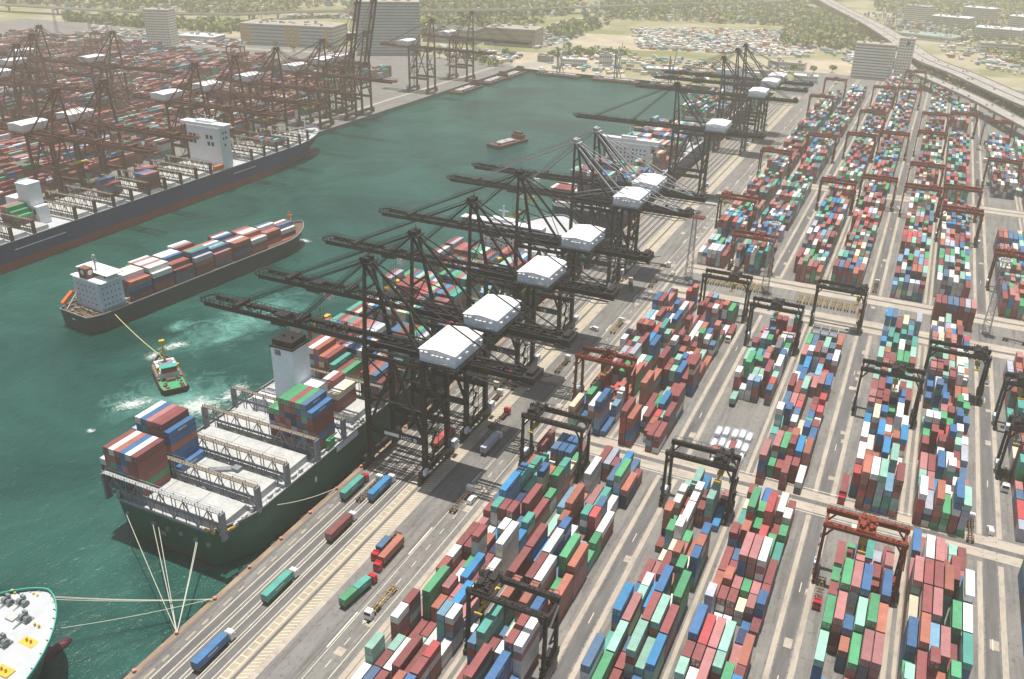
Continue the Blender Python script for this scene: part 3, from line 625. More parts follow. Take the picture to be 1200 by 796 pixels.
# ------------------------------------------------------------------ ship-to-shore cranes
def make_sts(ms, mhouse, raised=False, light=None, simple=False):
    root = empty('quay_crane')
    S = M[ms]; LT = M[light] if light else S
    for x in (0, 24.4):
        for y in (-8.5, 8.5):
            b = MB(); b.bar((x,y,3.6),(x,y,50),1.7,2.0,w2=1.5,h2=1.6)
            for z in (9,16,24,32,40): b.box(x-1.0,y-1.12,z,x+1.0,y+1.12,z+.25)
            b.build('leg', S, root)
        b = MB(); b.box(x-.9,-12.5,3.2,x+.9,12.5,5.2); b.build('sill_beam', S, root); b = MB(); b.box(x-.7,-8,26,x+.7,8,27.6); b.box(x-.8,-8,46.5,x+.8,8,48.6); b.build_each('tie_beam', S, root)
        for y in (-10.3, 10.3):
            b = MB(); b.box(x-.6,y-3.4,1.5,x+.6,y+3.4,3.0)
            for q in (-2.6,-.9,.9,2.6):
                b.box(x-.55,y+q-.75,.6,x+.55,y+q+.75,1.5); b.tube((x-.35,y+q-.38,.42),(x+.35,y+q-.38,.42),.38,n=10); b.tube((x-.35,y+q+.38,.42),(x+.35,y+q+.38,.42),.38,n=10)
            b.build('bogie', S, root)
    for y in (-8.5, 8.5):
        b = MB(); b.box(.9,y-.6,15.2,23.5,y+.6,17.6); b.build('portal_beam', S, root); b = MB(); b.box(.9,y-.5,46.8,23.5,y+.5,48.4); b.build('upper_beam', S, root)
        b = MB(); b.bar((.6,y,18),(12,y,46.5),.9); b.bar((23.8,y,18),(12.4,y,46.5),.9); b.bar((.6,y,30),(24,y,30),.55)
        b.bar((1,y,15),(5.5,y,4.8),.45) if False else None
        b.build('brace', S, root)
    b = MB()
    b.bar((24.4,-8,18),(24.4,8,26),.5); b.bar((24.4,8,28),(24.4,-8,46),.5); b.bar((0,8,28),(0,-8,46),.5); b.build_each('brace', S, root)
    # landside girder and boom
    b = MB()
    for y in (-3.4, 3.4):
        b.box(-1.5,y-.5,48.8,64,y+.5,50.8)
    x = 3
    while x < 64:
        b.bar((x,-3.4,50.2),(x,3.4,50.2),.35); b.bar((x,-3.4,50.2),(x+6,3.4,50.2),.22); x += 6
    for i in range(40):
        x = random.uniform(0,60); y = random.uniform(-3,3); b.box(x,y,50.3,x+random.uniform(.5,2.4),y+random.uniform(.3,1.2),50.8+random.random()*1.3)
    b.box(2,-2.1,50.2,60,-1.6,50.9); b.box(2,1.5,50.2,60,1.8,50.7)
    b.box(60,-5,49,66,5,49.4); b.box(61,-4.6,49.4,65.5,4.6,51.6); b.box(62,-3,51.6,64.5,3,52.8)
    b.build('girder', S, root)
    bm = MB()
    for y in (-3.4, 3.4):
        bm.box(-80,y-.5,48.8,-1.9,y+.5,50.7)
    x = -79
    while x < -4:
        bm.bar((x,-3.4,50.3),(x,3.4,50.3),.3); bm.bar((x,-3.4,50.3),(x+5,3.4,50.3),.16)
        x += 5
    n = 8
    for i in range(n):                            # rounded nose platform
        a0 = pi/2+pi*i/n; a1 = pi/2+pi*(i+1)/n
        bm.bar((-79+4.2*cos(a0),4.2*sin(a0),50.6),(-79+4.2*cos(a1),4.2*sin(a1),50.6),1.1,.5)
        bm.bar((-79+4.2*cos(a0),4.2*sin(a0),51.7),(-79+4.2*cos(a1),4.2*sin(a1),51.7),.12)
    for i in range(34):
        x = -81+i*2.35+random.uniform(-.5,.5)
        bm.bar((x,-3.9,50.7),(x,-3.9,51.9+random.random()*1.2),.22); bm.bar((x,3.9,50.7),(x,3.9,51.8),.14)
        if random.random() < .5: bm.box(x-.6,-.8+random.uniform(-1,1),50.4,x+.6,.8,51.2+random.random()*.8)
    bm.bar((-80,-3.9,51.8),(-2,-3.9,51.8),.14); bm.bar((-80,3.9,51.8),(-2,3.9,51.8),.12); bm.box(-66,1.2,50.5,-4,1.9,51.1)
    for xx in (-34,-64): bm.box(xx-1.2,-4,50.6,xx+1.2,4,52.2)
    bo = bm.build('boom', S, root)
    tr = MB(); tr.box(-70 if not raised else 8,-3.0,47.9,-64 if not raised else 14,3,48.7)
    # a frame
    b = MB()
    for y in (-1,1):
        b.bar((0,8.5*y,49),(-2.5,2.0*y,81),1.25,w2=.9); b.bar((-2.5,2.0*y,80),(24.4,6.5*y,49),.85)
        b.bar((-1.2,5.2*y,65),(12,4.4*y,62),.35)
    b.bar((-.9,-5.9,61.5),(-.9,5.9,61.5),.8); b.bar((-1.7,-3.9,71),(-1.7,3.9,71),.6)
    b.bar((-.4,-7.6,53),(-.9,5.9,61.5),.35); b.bar((-.4,7.6,53),(-.9,-5.9,61.5),.35); b.bar((24,-6.5,50),(12,4.2,62.5),.3); b.bar((0,-8,50),(24.4,-8,50),.6); b.bar((0,8,50),(24.4,8,50),.6)
    b.build('apex_frame', S, root)
    b = MB(); b.box(-4.8,-2.9,80.2,.2,2.9,80.7); b.box(-4,-2.3,80.7,-1,-.6,82.4); b.box(-4,.6,80.7,-1,2.3,82.4)
    for q in (-4.6,-2.3,0): b.bar((q,-2.8,80.7),(q,-2.8,82),.12); b.bar((q,2.8,80.7),(q,2.8,82),.12)
    b.tube((-3.4,-2.6,81.9),(-3.4,2.6,81.9),.9,n=10); b.bar((-2,0,82),(-2,0,85),.18); b.build('apex_head', M['grey'] if light else S, root)
    for xx in (-34,-64):
        b = MB()
        for y in (-3.1,3.1): b.bar((-2.8,y*.6,80.6),(xx,y,51.6),.38); b.bar((-3.4,y*.6,81.6),(xx-1,y,52.4),.16)
        b.build('forestay', LT, root)
    b = MB()
    for y in (-3.1,3.1): b.bar((-2,y*.6,80.8),(59,y,51.2),.42)
    b.build_each('backstay', LT, root)
    if light:
        b = MB()
        for y in (-4.6,4.6):
            b.bar((-2,y*.5,80),(24,y,55.5),.75); b.bar((24,y,50),(24,y,58),.6); b.bar((24,y,58),(-4,y,50.5),.5); b.bar((24,y,58),(58,y*.8,51.5),.5)
        b.build_each('grey_strut', LT, root)
    # machinery house with shallow curved roof
    hx0, hx1, hy = 24.4, 38.4, 10.4
    b = MB(); b.box(hx0,-hy,51.5,hx1,hy,56.4)
    b.build('machinery_house', M[mhouse], root)
    hs = root.children[-1] if False else kids(root, 'machinery_house')[0]
    b = MB(); N = 6
    zf = lambda t: 56.42+.85*(1-abs(2*t-1))
    for i in range(N):
        t0, t1 = i/N, (i+1)/N; xa, xb = hx0-.4+(hx1-hx0+.8)*t0, hx0-.4+(hx1-hx0+.8)*t1
        b.hexa([(xa,-hy-.4,56.41),(xb,-hy-.4,56.41),(xb,hy+.4,56.41),(xa,hy+.4,56.41),(xa,-hy-.4,zf(t0)+.15),(xb,-hy-.4,zf(t1)+.15),(xb,hy+.4,zf(t1)+.15),(xa,hy+.4,zf(t0)+.15)])
    b.build('roof', M['white'], hs)
    b = MB()
    for x in (25.6,27.4,30.2,31.8,33.6,36.2): b.box(x-.62,-hy-1.1,54.9 if x < 30 else 54.3,x+.62,-hy-.005,56.1 if x < 30 else 55.5)
    for y in (-8,-3,3,8): b.box(hx1+.005,y-.7,53.9,hx1+1.1,y+.7,55.1)
    b.box(25,-hy-.35,52.8,29,-hy-.005,53.1); b.box(33,-hy-.9,52.7,37,-hy-.005,53.0)
    b.build_each('vent_hood', M['white'], hs)
    b = MB(); b.box(hx0-1.6,-hy-1.6,51.0,hx1+1.6,hy+1.6,51.45)
    for (xa,ya,xb,yb) in ((hx0-1.5,-hy-1.5,hx1+1.5,-hy-1.5),(hx0-1.5,hy+1.5,hx1+1.5,hy+1.5),(hx0-1.5,-hy-1.5,hx0-1.5,hy+1.5),(hx1+1.5,-hy-1.5,hx1+1.5,hy+1.5)):
        for z in (52.0,52.6): b.bar((xa,ya,z),(xb,yb,z),.1)
        n_ = int(max(abs(xb-xa),abs(yb-ya))/1.5)
        for i in range(n_+1): t = i/n_; b.bar((xa+(xb-xa)*t,ya+(yb-ya)*t,51.4),(xa+(xb-xa)*t,ya+(yb-ya)*t,52.6),.1)
    for x in (26,36):                             # hangers and beams carrying the house on the girders
        for y in (-8.3,8.3): b.box(x-.4,y-.4,48.5,x+.4,y+.4,51)
        b.box(x-.5,-8.6,50.85,x+.5,8.6,50.98)
    b.build('walkway', S, root)
    # edge walkway with pale rail, sagging festoon cable
    b = MB()
    for i in range(24):
        x0, x1 = 38+i*1.1, 39.1+i*1.1
        sag = lambda x: 48.6-1.7*sin((x-38)/26.4*pi)-(.7 if x > 56 else 0)
        b.bar((x0,-5.4,sag(x0)),(x1,-5.4,sag(x1)),.28)
    for i in range(20):
        x0 = 1+i*1.15; b.bar((x0,-5.4,49-1.3*sin((x0-1)/23*pi)),(x0+1.15,-5.4,49-1.3*sin((x0+.15)/23*pi)),.22)
    b.build('festoon_cable', M['grey'], root)
    b = MB(); b.box(-1,-5.9,48.3,64,-4.4,48.45) ; b.box(-1,4.4,48.3,64,5.9,48.45)
    for i in range(44):
        x = i*1.5; b.bar((x,-5.9,48.4),(x,-5.9,49.6),.09); b.bar((x,5.9,48.4),(x,5.9,49.6),.09)
    b.bar((-1,-5.9,49.6),(64,-5.9,49.6),.1); b.bar((-1,5.9,49.6),(64,5.9,49.6),.1); b.build('side_walkway', S, root)
    # trolley, cab, headblock
    tx = -14 if not raised else 12
    b = MB(); b.box(tx-3.5,-3.9,47.8,tx+3.5,3.9,48.7); b.box(tx-3,-2.5,50.9,tx+3,2.5,51.6); b.build('trolley', S, root); tro = kids(root,'trolley')[0]
    b = MB(); b.box(tx+3.6,-1.6,44.8,tx+6.6,1.6,47.6); b.build('operator_cab', M['white'], tro)
    b = MB()
    for dx in (-2.4,2.4):
        for dy in (-1,1): b.bar((tx+dx*.6,dy,47.8),(tx+dx*.35,dy,34.2),.1)
    b.build_each('hoist_rope', S, tro)
    b = MB(); b.box(tx-1.0,-5.9,33.2,tx+1.0,5.9,33.9); b.box(tx-1.2,-6.1,32.9,tx+1.2,-5.2,33.6); b.box(tx-1.2,5.2,32.9,tx+1.2,6.1,33.6); b.box(tx-.8,-1.6,33.9,tx+.8,1.6,34.8); b.build('spreader', M['yellow'], tro)
    # stair tower on the landside leg
    b = MB()
    for i in range(12):
        z = 5+i*3.4; y0, y1 = (-8.5+1.6,-8.5+5.4) if i % 2 else (-8.5+5.4,-8.5+1.6)
        b.bar((26.2,y0,z),(26.2,y1,z+3.4),.8,.14); b.bar((26.7,y0,z+1),(26.7,y1,z+4.4),.08); b.box(25.4,y1-.7,z+3.3,26.8,y1+.7,z+3.42)
    for yy in (-7.2,-2.8): b.bar((26.9,yy,4),(26.9,yy,47),.18)
    b.build('stair_tower', S, root)
    b = MB(); b.box(25.5,9.4,4.4,27.0,12.4,7.2); b.box(25.5,-12.4,4.4,26.6,-10.0,6.6); b.build_each('electrical_box', M['whiteb'], root)
    if raised:
        # boom luffed up about its hinge by turning boom and forestays
        hinge = Vector((-1.9,0,50))
        ang = radians(78)
        Rm = Matrix.Translation(hinge) @ Matrix.Rotation(ang, 4, 'Y') @ Matrix.Translation(-hinge)
        bo.data.transform(Rm)
        for fs in kids(root, 'forestay'):
            bpy.data.objects.remove(fs)
        for xx in (-34,-64):
            p = Rm @ Vector((xx,0,51.6)); q_ = Vector((-2.8,0,80.6)); md = (p+q_)/2+Vector((6,0,-6)); b = MB()
            for y in (-3,3): b.bar((q_.x,y*.6,q_.z),(md.x,y,md.z),.3); b.bar((md.x,y,md.z),(p.x,y,p.z),.3)
            b.build('forestay', LT, root)
    return root
def sign(root, txt, plate=True):
    pb = kids(root, 'portal_beam')[0]
    b = MB(); y = -9.11
    b.box(7.2,y-.06,15.75,13.6,y,17.15,1) if plate else None
    b.box(14.3,y-.05,15.6,23.0,y-.01,17.3,0)
    p = b.build('sign_panel', [M['navyp'], M['white']], pb)
    b = MB(); x = 14.6
    for ch in txt:
        if ch == ' ': x += .45; continue
        glyph(b, ch, x, 15.75, 1.25, 1.4, y-.06, .26); x += 1.62
    b.build('sign_lettering', M['white'], p)
M['housewall'] = mat('pale_blue_house_paint', (.80,.90,.98), rough=.5, var=.06, scale=.2, dirt=(.5,.5,.48), dirt_amt=.3)
M['navyp'] = mat('navy_panel', (.015,.03,.10), rough=.5, var=.1)
sts = {}
sts['dark'] = make_sts('crane', 'housewall'); sts['grey'] = make_sts('crane', 'housewall', light='grey')
WR = -167.6
QC = [(246.5,'dark','HQC 8','nearest of the dark quay cranes, white machinery house, boom over the green ship stern'),
      (279.5,'dark','9','second nearest dark quay crane, boom just beyond the nearest one'),
      (328.5,'dark','10','third dark quay crane from the camera, over the green ship'),
      (378.0,'dark','18','fourth dark quay crane from the camera, last before the grey strutted pair'),
      (452.0,'grey','','nearer of the two quay cranes with light grey struts'),
      (484.0,'grey','','farther of the two quay cranes with light grey struts'),
      (657.0,'dark','','dark quay crane standing alone beyond the grey strutted pair'),
      (809.0,'dark','','far quay crane, first of the hazy group of three'),
      (866.0,'dark','','far quay crane in the middle of the hazy group of three'),
      (902.0,'dark','','farthest quay crane on the yard side of the basin')]
used = set()
for yc, kd, tx, lab in QC:
    if kd not in used: r = sts[kd]; used.add(kd); protos = r
    else: r = copy_tree(sts[kd])
    r.location = (WR, yc, 0)
    tag(r, lab, 'quay crane', 'ship to shore cranes along the quays')
# signs are added after copying so that each crane carries its own
for r in [o for o in bpy.data.objects if base(o.name) == 'quay_crane']:
    for yc, kd, tx, lab in QC:
        if tx and abs(r.location.y-yc) < .1 and not kids(kids(r, 'portal_beam')[0], 'sign_panel'): sign(r, tx, tx.startswith('H'))
for r in [o for o in bpy.data.objects if base(o.name) == 'quay_crane']:
    dx = random.uniform(-42, 6)
    t_ = kids(r, 'trolley')[0]; t_.location.x = dx
stb = make_sts('cranebrown', 'white'); rais = make_sts('cranebrown', 'white', raised=True)
LC = [(451,0,0,'brown crane on the left quay, nearest the left edge, over the moored ship'),(412,0,0,'brown crane partly cut by the left edge behind the moored ship'),
      (540,0,0,'brown crane on the left quay behind the blocky white ship bridge'),(586,0,0,'brown crane right behind the foremost bay of the left ship'),
      (639,0,0,'brown crane at the bow end of the left ship'),(750,1,0,'crane with raised boom, nearer of the raised pair on the left quay'),
      (778,1,0,'crane with raised boom, farther of the raised pair on the left quay'),(706,0,0,'brown crane between the left ship bow and the raised booms'),
      (913,0,0,'nearer of the two dark cranes at the far end of the left quay'),(1010,0,0,'farther of the two dark cranes at the far end of the left quay'),
      (536,0,-195,'far left crane with white house nearest the left edge of the photo'),(588,0,-240,'second far left crane behind the maroon stacks'),
      (632,0,-285,'third far left crane at the back of the left terminal'),(640,0,-195,'lone far left crane right of the lattice light mast')]
f1 = f2 = True
for yc, ra, dx, lab in LC:
    if ra: r = rais if f2 else copy_tree(rais); f2 = False
    else: r = stb if f1 else copy_tree(stb); f1 = False
    r.location = (LX-8.0+dx, yc, 0); r.rotation_euler[2] = pi
    tag(r, lab, 'quay crane', 'ship to shore cranes along the quays')
    kids(r, 'trolley')[0].location.x = random.uniform(-30, 10)

# ------------------------------------------------------------------ rubber tyred yard gantries
def make_rtg(ms, cabm):
    root = empty('yard_gantry'); S = M[ms]; X, Y = 11.9, 4.6
    for sx in (-1, 1):
        for sy in (-1, 1):
            b = MB(); b.bar((sx*X,sy*Y,2.2),(sx*X,sy*(Y-.5),21.2),1.0,1.35,w2=.9,h2=1.1)
            b.bar((sx*X,sy*(Y-.2),17.5),(sx*(X-2.4),sy*(Y-.45),21),.5); b.build('leg', S, root)
            b = MB(); b.box(sx*X-.5,sy*(Y+.6)-1.7,1.25,sx*X+.5,sy*(Y+.6)+1.7,1.7); bg_ = b.build('bogie', S, root)
            for q in (-1.05, 1.05):
                b = MB(); b.tube((sx*X-.42,sy*(Y+.6)+q,.78),(sx*X+.42,sy*(Y+.6)+q,.78),.78,n=14); b.build('wheel', M['tyre'], bg_)
        b = MB(); b.box(sx*X-.6,-Y-1.3,1.71,sx*X+.6,Y+1.3,2.7); b.build('sill_beam', S, root)
        b = MB(); b.bar((sx*X,-Y+.9,17.2),(sx*X,Y-.9,17.2),.4); b.bar((sx*X,-3.9,20.6),(sx*X,3.9,20.6),.7); b.build('tie_beam', S, root)
    for sy in (-1, 1):
        b = MB(); b.box(-X-.7,sy*4.1-.62,21.2,X+.7,sy*4.1+.62,22.9); b.bar((-X,sy*5.0,24.0),(X,sy*5.0,24.0),.1)
        for i in range(13): x = -X+i*2*X/12; b.bar((x,sy*5.0,22.6),(x,sy*5.0,24.0),.1)
        for i in range(26): x = random.uniform(-X,X-.8); b.box(x,sy*4.1-.3,22.9,x+random.uniform(.2,.8),sy*4.1+.3,22.95+random.random()*.4)
        b.box(-X,sy*4.72 if sy > 0 else -5.2,22.5,X,5.2 if sy > 0 else -4.72,22.62); b.build('girder', S, root)
    b = MB(); b.box(X-1.15,-2.6,2.75,X+1.3,2.2,5.0); b.box(X-.8,-2,5.0,X+.9,1.2,5.7); b.build('power_unit', S, root)
    b = MB(); b.box(-X-1.1,-2,2.75,-X+.9,1.4,4.6); b.build('electrical_cabinet', M['whiteb'], root)
    b = MB()
    for sx in (-1,1):
        for _ in range(5): z = random.uniform(3,19); b.box(sx*X-.9,-Y-.9,z,sx*X-.52,-Y-.1,z+random.uniform(.4,1.2))
    b.build_each('junction_box', M['midgrey'], root)
    b = MB()                                    # stairs up one leg
    for i in range(6):
        z = 2.8+i*3.05; y0, y1 = (-3.4,2.8) if i % 2 else (2.8,-3.4)
        b.bar((X+.95,y0,z),(X+.95,y1,z+3.05),.6,.12)
    b.build('stairway', S, root)
    t = MB(); t.box(-2.8,-4.5,22.95,2.8,4.5,23.4); t.box(-2.2,-3.2,23.4,-.4,-.4,24.9); t.box(.5,.2,23.4,2.2,2.9,24.7); t.tube((-1.4,.6,24.2),(-1.4,3.6,24.2),.7,n=10); t.tube((1.2,-3.6,24.1),(1.2,-.8,24.1),.6,n=10)
    t.box(-.4,-1,23.4,.4,3.5,24.2)
    for _ in range(34):
        x = random.uniform(-2.6,2.4); y = random.uniform(-4.3,4); t.box(x,y,23.4,x+random.uniform(.2,.9),y+random.uniform(.2,1.1),23.7+random.random()*1.3)
    for sx in (-1,1):
        for i in range(6): y = -4.4+i*1.76; t.bar((sx*2.7,y,23.4),(sx*2.7,y,24.6),.09)
        t.bar((sx*2.7,-4.4,24.6),(sx*2.7,4.4,24.6),.1)
    tr = t.build('trolley', S, root)
    b = MB(); b.box(-4.3,-1.3,19.0,-2.9,1.3,21.1); b.build('operator_cab', M[cabm], tr)
    b = MB()
    for sx in (-1,1):
        for sy in (-1,1): b.bar((sx*1.8,sy*2.4,22.9),(sx*.9,sy*2,17.4),.09)
    b.build_each('hoist_rope', S, tr)
    b = MB(); b.box(-1,-2.2,16.8,1,2.2,17.4); b.box(-.35,-6,16.5,.35,6,16.9); b.box(-1.2,-6.1,16.3,1.2,-5.5,16.85); b.box(-1.2,5.5,16.3,1.2,6.1,16.85); b.build('spreader', M['yellow'], tr)
    return root
rd = make_rtg('crane', 'whiteb'); rr = make_rtg('cranered', 'cabwhite')
LC_ = {'A1':-103.0,'A2':-77.3,'B1':-46.6,'B2':-20.4,'C1':9.9,'C2':35.8,'D1':65.9,'D2':92.0}
RT = [('A2',174,'d',-8,'dark gantry nearest the camera, over the second near block'),('A1',268,'d',-8,'dark gantry over the far end of the near quayside block'),
 ('B1',268,'d',7,'dark gantry over the far end of the third near block'),('A2',443,'d',4,'dark gantry at the far end of the second middle block, beside the quay road'),
 ('B1',416,'d',0,'dark gantry over the far end of the third middle block'),('B2',456,'d',9,'dark gantry standing over the row of parked trailers'),
 ('C1',369,'d',2,'dark gantry over the fifth middle block'),('C2',404,'d',8,'dark gantry over the sixth middle block with its trolley at the right leg'),
 ('D1',384,'d',-6,'dark gantry at the right edge of the photo, farther of two'),('D1',344,'d',-9,'dark gantry at the right edge of the photo, nearer of two'),
 ('A1',324,'r',1,'red gantry over the near end of the middle quayside block'),('C1',251,'r',0,'red gantry nearest the camera, over the fifth near block'),
 ('A1',591,'r',-8,'red gantry over the far quayside block near the crane shadow'),('A1',737,'r',-6,'red gantry over the far quayside block at the second cross road'),
 ('A2',516,'r',3,'red gantry at the near end of the far second block'),('A1',1007,'r',0,'far red gantry over the quayside block, third from the camera'),
 ('A2',815,'r',5,'far red gantry over the second block'),('A1',1129,'r',0,'farthest red gantry over the quayside block'),
 ('B1',667,'r',-5,'red gantry over the far third block, nearest there'),('B2',692,'r',4,'red gantry over the far fourth block, nearest there'),
 ('B1',836,'r',0,'far red gantry over the third block, middle one'),('B2',858,'r',4,'far red gantry over the fourth block, middle one'),
 ('B1',948,'r',-4,'far red gantry over the third block, second farthest'),('B1',1103,'r',3,'farthest red gantry over the third block'),('B2',1112,'r',-3,'farthest red gantry over the fourth block'),
 ('C1',681,'r',6,'red gantry over the far fifth block beside the cross road'),('C1',751,'r',2,'red gantry over the far fifth block beyond the cross road'),
 ('C1',878,'r',-4,'far red gantry over the fifth block, second farthest'),('C1',970,'r',3,'farthest red gantry over the fifth block'),
 ('C2',635,'r',5,'red gantry over the far sixth block, nearest there'),('C2',693,'r',-2,'red gantry over the far sixth block before the cross road'),
 ('C2',986,'r',8,'farthest red gantry over the sixth block, above empty ground'),('D1',797,'r',0,'red gantry over the white container block at right'),
 ('D1',556,'r',-5,'red gantry at the right edge beyond the tall light mast'),('D1',962,'r',4,'farthest red gantry over the seventh block beside the viaduct'),
 ('B2',1245,'r',0,'red gantry in front of the office block')]
first = {'d':True,'r':True}
for ln_, y, kd, tx, lab in RT:
    p = rd if kd == 'd' else rr
    r = p if first[kd] else copy_tree(p); first[kd] = False
    r.location = (LC_[ln_], y, .03)
    kids(r, 'trolley')[0].location.x = tx
    tag(r, lab, 'yard gantry', 'rubber tyred gantries over the container blocks')
n_ = 0
for i in range(14):                              # gantries of the far left terminal
    x = LX-74-int(2+i*1.9)*24.5+11; y = (690+ (i*53) % 270)
    r = copy_tree(rr); r.location = (x, y, .03); kids(r, 'trolley')[0].location.x = random.uniform(-7,7)
    tag(r, f'{ordw(i)} red gantry from the right in the far left terminal', 'yard gantry', 'rubber tyred gantries over the container blocks')

# ------------------------------------------------------------------ light masts
def make_mast():
    root = empty('light_mast'); b = MB(); H = 40; w0, w1 = 1.9, .9
    W = lambda z: w0+(w1-w0)*z/H
    for sx in (-1,1):
        for sy in (-1,1): b.bar((sx*w0,sy*w0,0),(sx*w1,sy*w1,H),.26)
    z = 0; k = 0
    while z < H-1:
        a, c = W(z), W(z+2.6); z2 = min(z+2.6, H)
        for (x0,y0,x1,y1) in ((-1,-1,1,-1),(1,-1,1,1),(1,1,-1,1),(-1,1,-1,-1)):
            b.bar((x0*a,y0*a,z),(x1*c,y1*c,z2),.14) if k % 2 else b.bar((x1*a,y1*a,z),(x0*c,y0*c,z2),.14)
            b.bar((x0*c,y0*c,z2),(x1*c,y1*c,z2),.14)
        z += 2.6; k += 1
    b.build('lattice_tower', M['grey'], root)
    b = MB(); b.box(-2.3,-2.3,0,2.3,2.3,.5); b.build('base_plinth', M['concrete'], root)
    b = MB(); b.box(-2.2,-2.2,H,2.2,2.2,H+.15)
    for i in range(12):
        a = 2*pi*i/12; b.bar((2.6*cos(a),2.6*sin(a),H+.9),(2.6*cos(a+pi/6),2.6*sin(a+pi/6),H+.9),.14); b.bar((0,0,H+.1),(2.6*cos(a),2.6*sin(a),H+.9),.1)
    b.build('lamp_ring', M['grey'], root); rg = kids(root,'lamp_ring')[0]
    for i in range(12):
        a = 2*pi*i/12; b = MB(); b.rbox(2.9*cos(a),2.9*sin(a),H+.35,.7,.9,.7,a); b.build('floodlight', M['lamp'], rg)
    return root
mp_ = make_mast()
for i, (x, y, s, lab) in enumerate(((-107.7,486.4,1,'grey lattice light mast beside the quay road at the second cross road'),(-63,487.4,1,'grey lattice light mast between the second and third blocks at the second cross road'),
      (52,484.1,1,'grey lattice light mast by the tall maroon container wall'),(-979,816,1.15,'tall lattice light mast in the middle of the left terminal'),(-1230,990,1.1,'far light mast nearest the photo corner'),
      (-1170,1000,1,'far light mast second from the corner'),(-1060,935,1,'far light mast left of the white tower'),(-900,790,1,'light mast right of the tall lattice mast'),(-49,1170,.9,'light mast in front of the office block'),(52,936,.8,'light mast under the viaduct beside the seventh block'))):
    r = mp_ if i == 0 else copy_tree(mp_); r.location = (x, y, 0); r.scale = (s,s,s)
    tag(r, lab, 'light mast', 'high light masts over the terminal')
# ------------------------------------------------------------------ trucks, trailers, vans
def wheels(parent, ys, w=1.15, r=.5):
    for y in ys:
        for sx in (-1, 1):
            b = MB(); b.tube((sx*w-.25*sx-.18,y,r),(sx*w-.25*sx+.18+.1,y,r),r,n=10); b.build('wheel', M['tyre'], parent)
def make_truck(cabm, chm, L=12.4):
    root = empty('container_truck')
    b = MB(); y0 = 7.2
    b.hexa([(-1.25,y0,.6),(1.25,y0,.6),(1.25,y0+2.2,.6),(-1.25,y0+2.2,.6),(-1.2,y0,3.1),(1.2,y0,3.1),(1.2,y0+1.9,3.1),(-1.2,y0+1.9,3.1)])
    b.box(-1.1,y0+.1,3.12,1.1,y0+.5,3.45); b.box(-1.45,y0+1.5,1.9,-1.27,y0+1.8,2.5); b.box(1.27,y0+1.5,1.9,1.45,y0+1.8,2.5)
    c = b.build('cab', M[cabm], root)
    b = MB(); b.hexa([(-1.1,y0+2.09,1.95),(1.1,y0+2.09,1.95),(1.1,y0+2.12,1.95),(-1.1,y0+2.12,1.95),(-1.1,y0+1.97,2.9),(1.1,y0+1.97,2.9),(1.1,y0+2.0,2.9),(-1.1,y0+2.0,2.9)])
    b.build('windscreen', M['glass'], c)
    b = MB(); b.box(-.55,3.2,.7,.55,y0-.005,1.05); b.box(-1.0,5.6,.5,1.0,6.6,1.0); b.build('tractor_frame', M['crane'], root)
    b = MB()
    for sx in (-.5,.5): b.box(sx-.12,-6.1,1.06,sx+.12,6.2,1.4)
    for i in range(9): y = -6.1+i*1.52; b.box(-1.2,y-.12,1.1,1.2,y+.12,1.42) if i in (0,2,4,6,8) else b.box(-.9,y-.07,1.12,.9,y+.07,1.36)
    b.box(-1.22,-6.2,1.05,1.22,-5.9,1.44); b.box(-1.1,5.9,1.05,1.1,6.25,1.44); b.box(-1.2,-5.8,.7,-1.0,-3.2,1.0); b.box(1.0,-5.8,.7,1.2,-3.2,1.0)
    b.build('trailer_chassis', M[chm], root)
    wheels(root, (8.4,4.6,3.5,-4.2,-5.4))
    return root
TP = {('cabwhite','chassis'):None, ('cabred','chassisy'):None, ('cabwhite','chassisy'):None, ('cabred','chassis'):None}
def place_truck(x, y, rz, cabk, chk, label, load=None, rev=False):
    key = (cabk, chk)
    if TP[key] is None: r = TP[key] = make_truck(cabk, chk)
    else: r = copy_tree(TP[key])
    r.location = (x, y, .05); r.rotation_euler[2] = rz
    tag(r, label, 'truck', 'container trucks on the terminal roads')
    ca, sa = cos(rz), sin(rz)
    for ln, c, dy, lab in (load or ()):
        e = empty('shipping_container', (x-sa*dy, y+ca*dy, 1.50), rz)
        bm_, dm_ = cont_parts(ln, c)
        for nm_, me in (('body', bm_), ('door', dm_)):
            o = bpy.data.objects.new(nm_, me); col.objects.link(o); o.parent = e
        tag(e, lab, 'shipping container', 'shipping containers carried by trucks')
